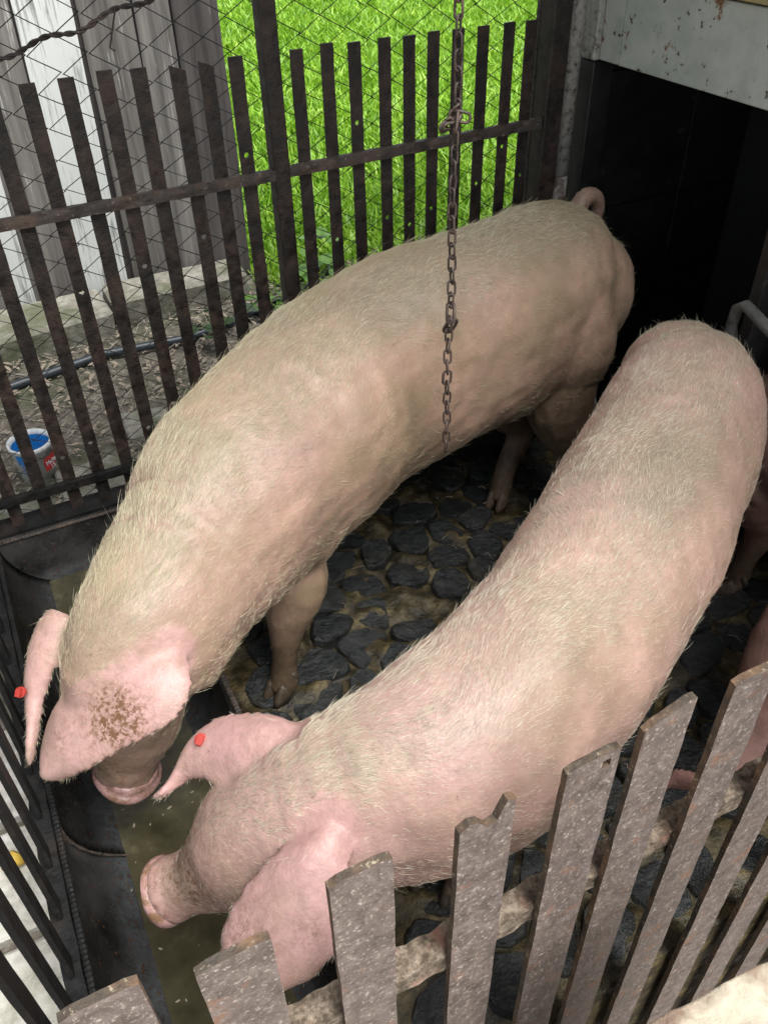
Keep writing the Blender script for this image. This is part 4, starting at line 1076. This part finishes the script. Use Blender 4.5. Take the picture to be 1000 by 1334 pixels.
# --- two pigs mostly beyond the right edge
spine3 = [[1.52, .98, .5, .13, .16], [1.6, .96, .52, .17, .2], [1.75, .9, .52, .18, .21], [1.85, .7, .5, .18, .2], [1.9, .45, .48, .16, .18], [1.92, .25, .45, .12, .14], [1.93, .1, .4, .07, .08], [1.93, 0, .38, .05, .05]]
legs3 = [leg_at(1.5, 1.02, -.6, .3, False), leg_at(1.62, 1.1, -.6, .3, False), leg_at(1.8, .5, 0, -1, True), leg_at(1.98, .5, 0, -1, True)]
pig3 = build_pig('pig', 'dusky brown pig at the right edge, one hind leg showing behind the pink pig', 'half hidden pigs at the right edge', spine3, legs3, [], None, SK3, HM3, 0 if QUICK else 8000, 21, .8, vox=.011, blunt=True)
spine4 = [[1.75, .62, .42, .1, .12], [1.62, .62, .44, .16, .18], [1.42, .62, .44, .17, .19], [1.25, .61, .42, .155, .175], [1.1, .6, .36, .12, .14], [1.0, .58, .28, .085, .09], [.92, .56, .2, .05, .05], [.87, .55, .16, .042, .042]]
spine4 = [[a + .1, b, c, d, e] for a, b, c, d, e in spine4]
legs4 = [leg_at(1.3, .53, -1, 0, True), leg_at(1.3, .7, -1, 0, True), leg_at(1.7, .55, -1, 0, False), leg_at(1.7, .7, -1, 0, False)]
ear4 = [((935, 1010, .42), (950, 1045, .4)), ((900, 995, .4), (915, 1040, .38)), ((872, 1003, .36), (885, 1035, .35)), ((858, 1025, .33), (864, 1035, .33))]
pig4 = build_pig('pig', 'brownish pink pig at the lower right, snout down behind the foreground bars', 'half hidden pigs at the right edge', spine4, legs4, [(ear4, .009, .01)], None, SK3, HM3, 0 if QUICK else 8000, 33, .8, vox=.011, marks=[((1.0, .56, .22), .12, 0, 0, .8)])

# ------------------------------------------------------------------ hanging chain
def chain():
    x0, y0 = .716, 1.2; t = empty('hanging_chain', (x0, y0, 2.25)); tag(t, 'rusty link chain hanging straight down in front of the large sow', 'chain')
    bm = bmesh.new(); pts = []; hl, hw = .0125, .0066
    for k in range(16):
        a = 2 * math.pi * k / 16; pts.append((hw * math.cos(a), 0, (hl if math.sin(a) > 0 else -hl) * (1 if abs(math.sin(a)) > .3 else abs(math.sin(a)) / .3) * .62 + hw * math.sin(a)))
    tube(bm, pts, .0021, 6, closed=True); me = bpy.data.meshes.new('link'); bm.to_mesh(me); bm.free(); me.materials.append(M['chain']); me.polygons.foreach_set('use_smooth', [True] * len(me.polygons))
    z = 2.24; k = 0
    while z > .60:
        o = bpy.data.objects.new('link', me); C.objects.link(o); o.parent = t
        o.location = (.0016 * math.sin(z * 21), .001 * math.cos(z * 17), z - 2.25); o.rotation_euler = (random.uniform(-.06, .06), random.uniform(-.05, .05), (math.pi / 2 if k % 2 else 0) + .35 + random.uniform(-.25, .25) + z * 1.2)
        if k % 5 == 0 and z < 1.0: o.scale = (1.25, 1.25, 1)
        z -= .0225; k += 1
    zk = float(aty(587, 155, y0).z)
    for q in range(7):
        o = bpy.data.objects.new('link', me); C.objects.link(o); o.parent = t; a = q * .9
        o.location = (.009 * math.cos(a) - .003, .009 * math.sin(a), zk - 2.25 + random.uniform(-.012, .012)); o.rotation_euler = (random.uniform(-1.4, 1.4), random.uniform(-1.4, 1.4), random.uniform(0, 3)); o.scale = (1.15,) * 3
    for zz in (.93, .905):
        o = bpy.data.objects.new('link', me); C.objects.link(o); o.parent = t; o.location = (.002, 0, zz - 2.25 - .02); o.rotation_euler = (.4, .3, zz * 90); o.scale = (1.3,) * 3
chain()
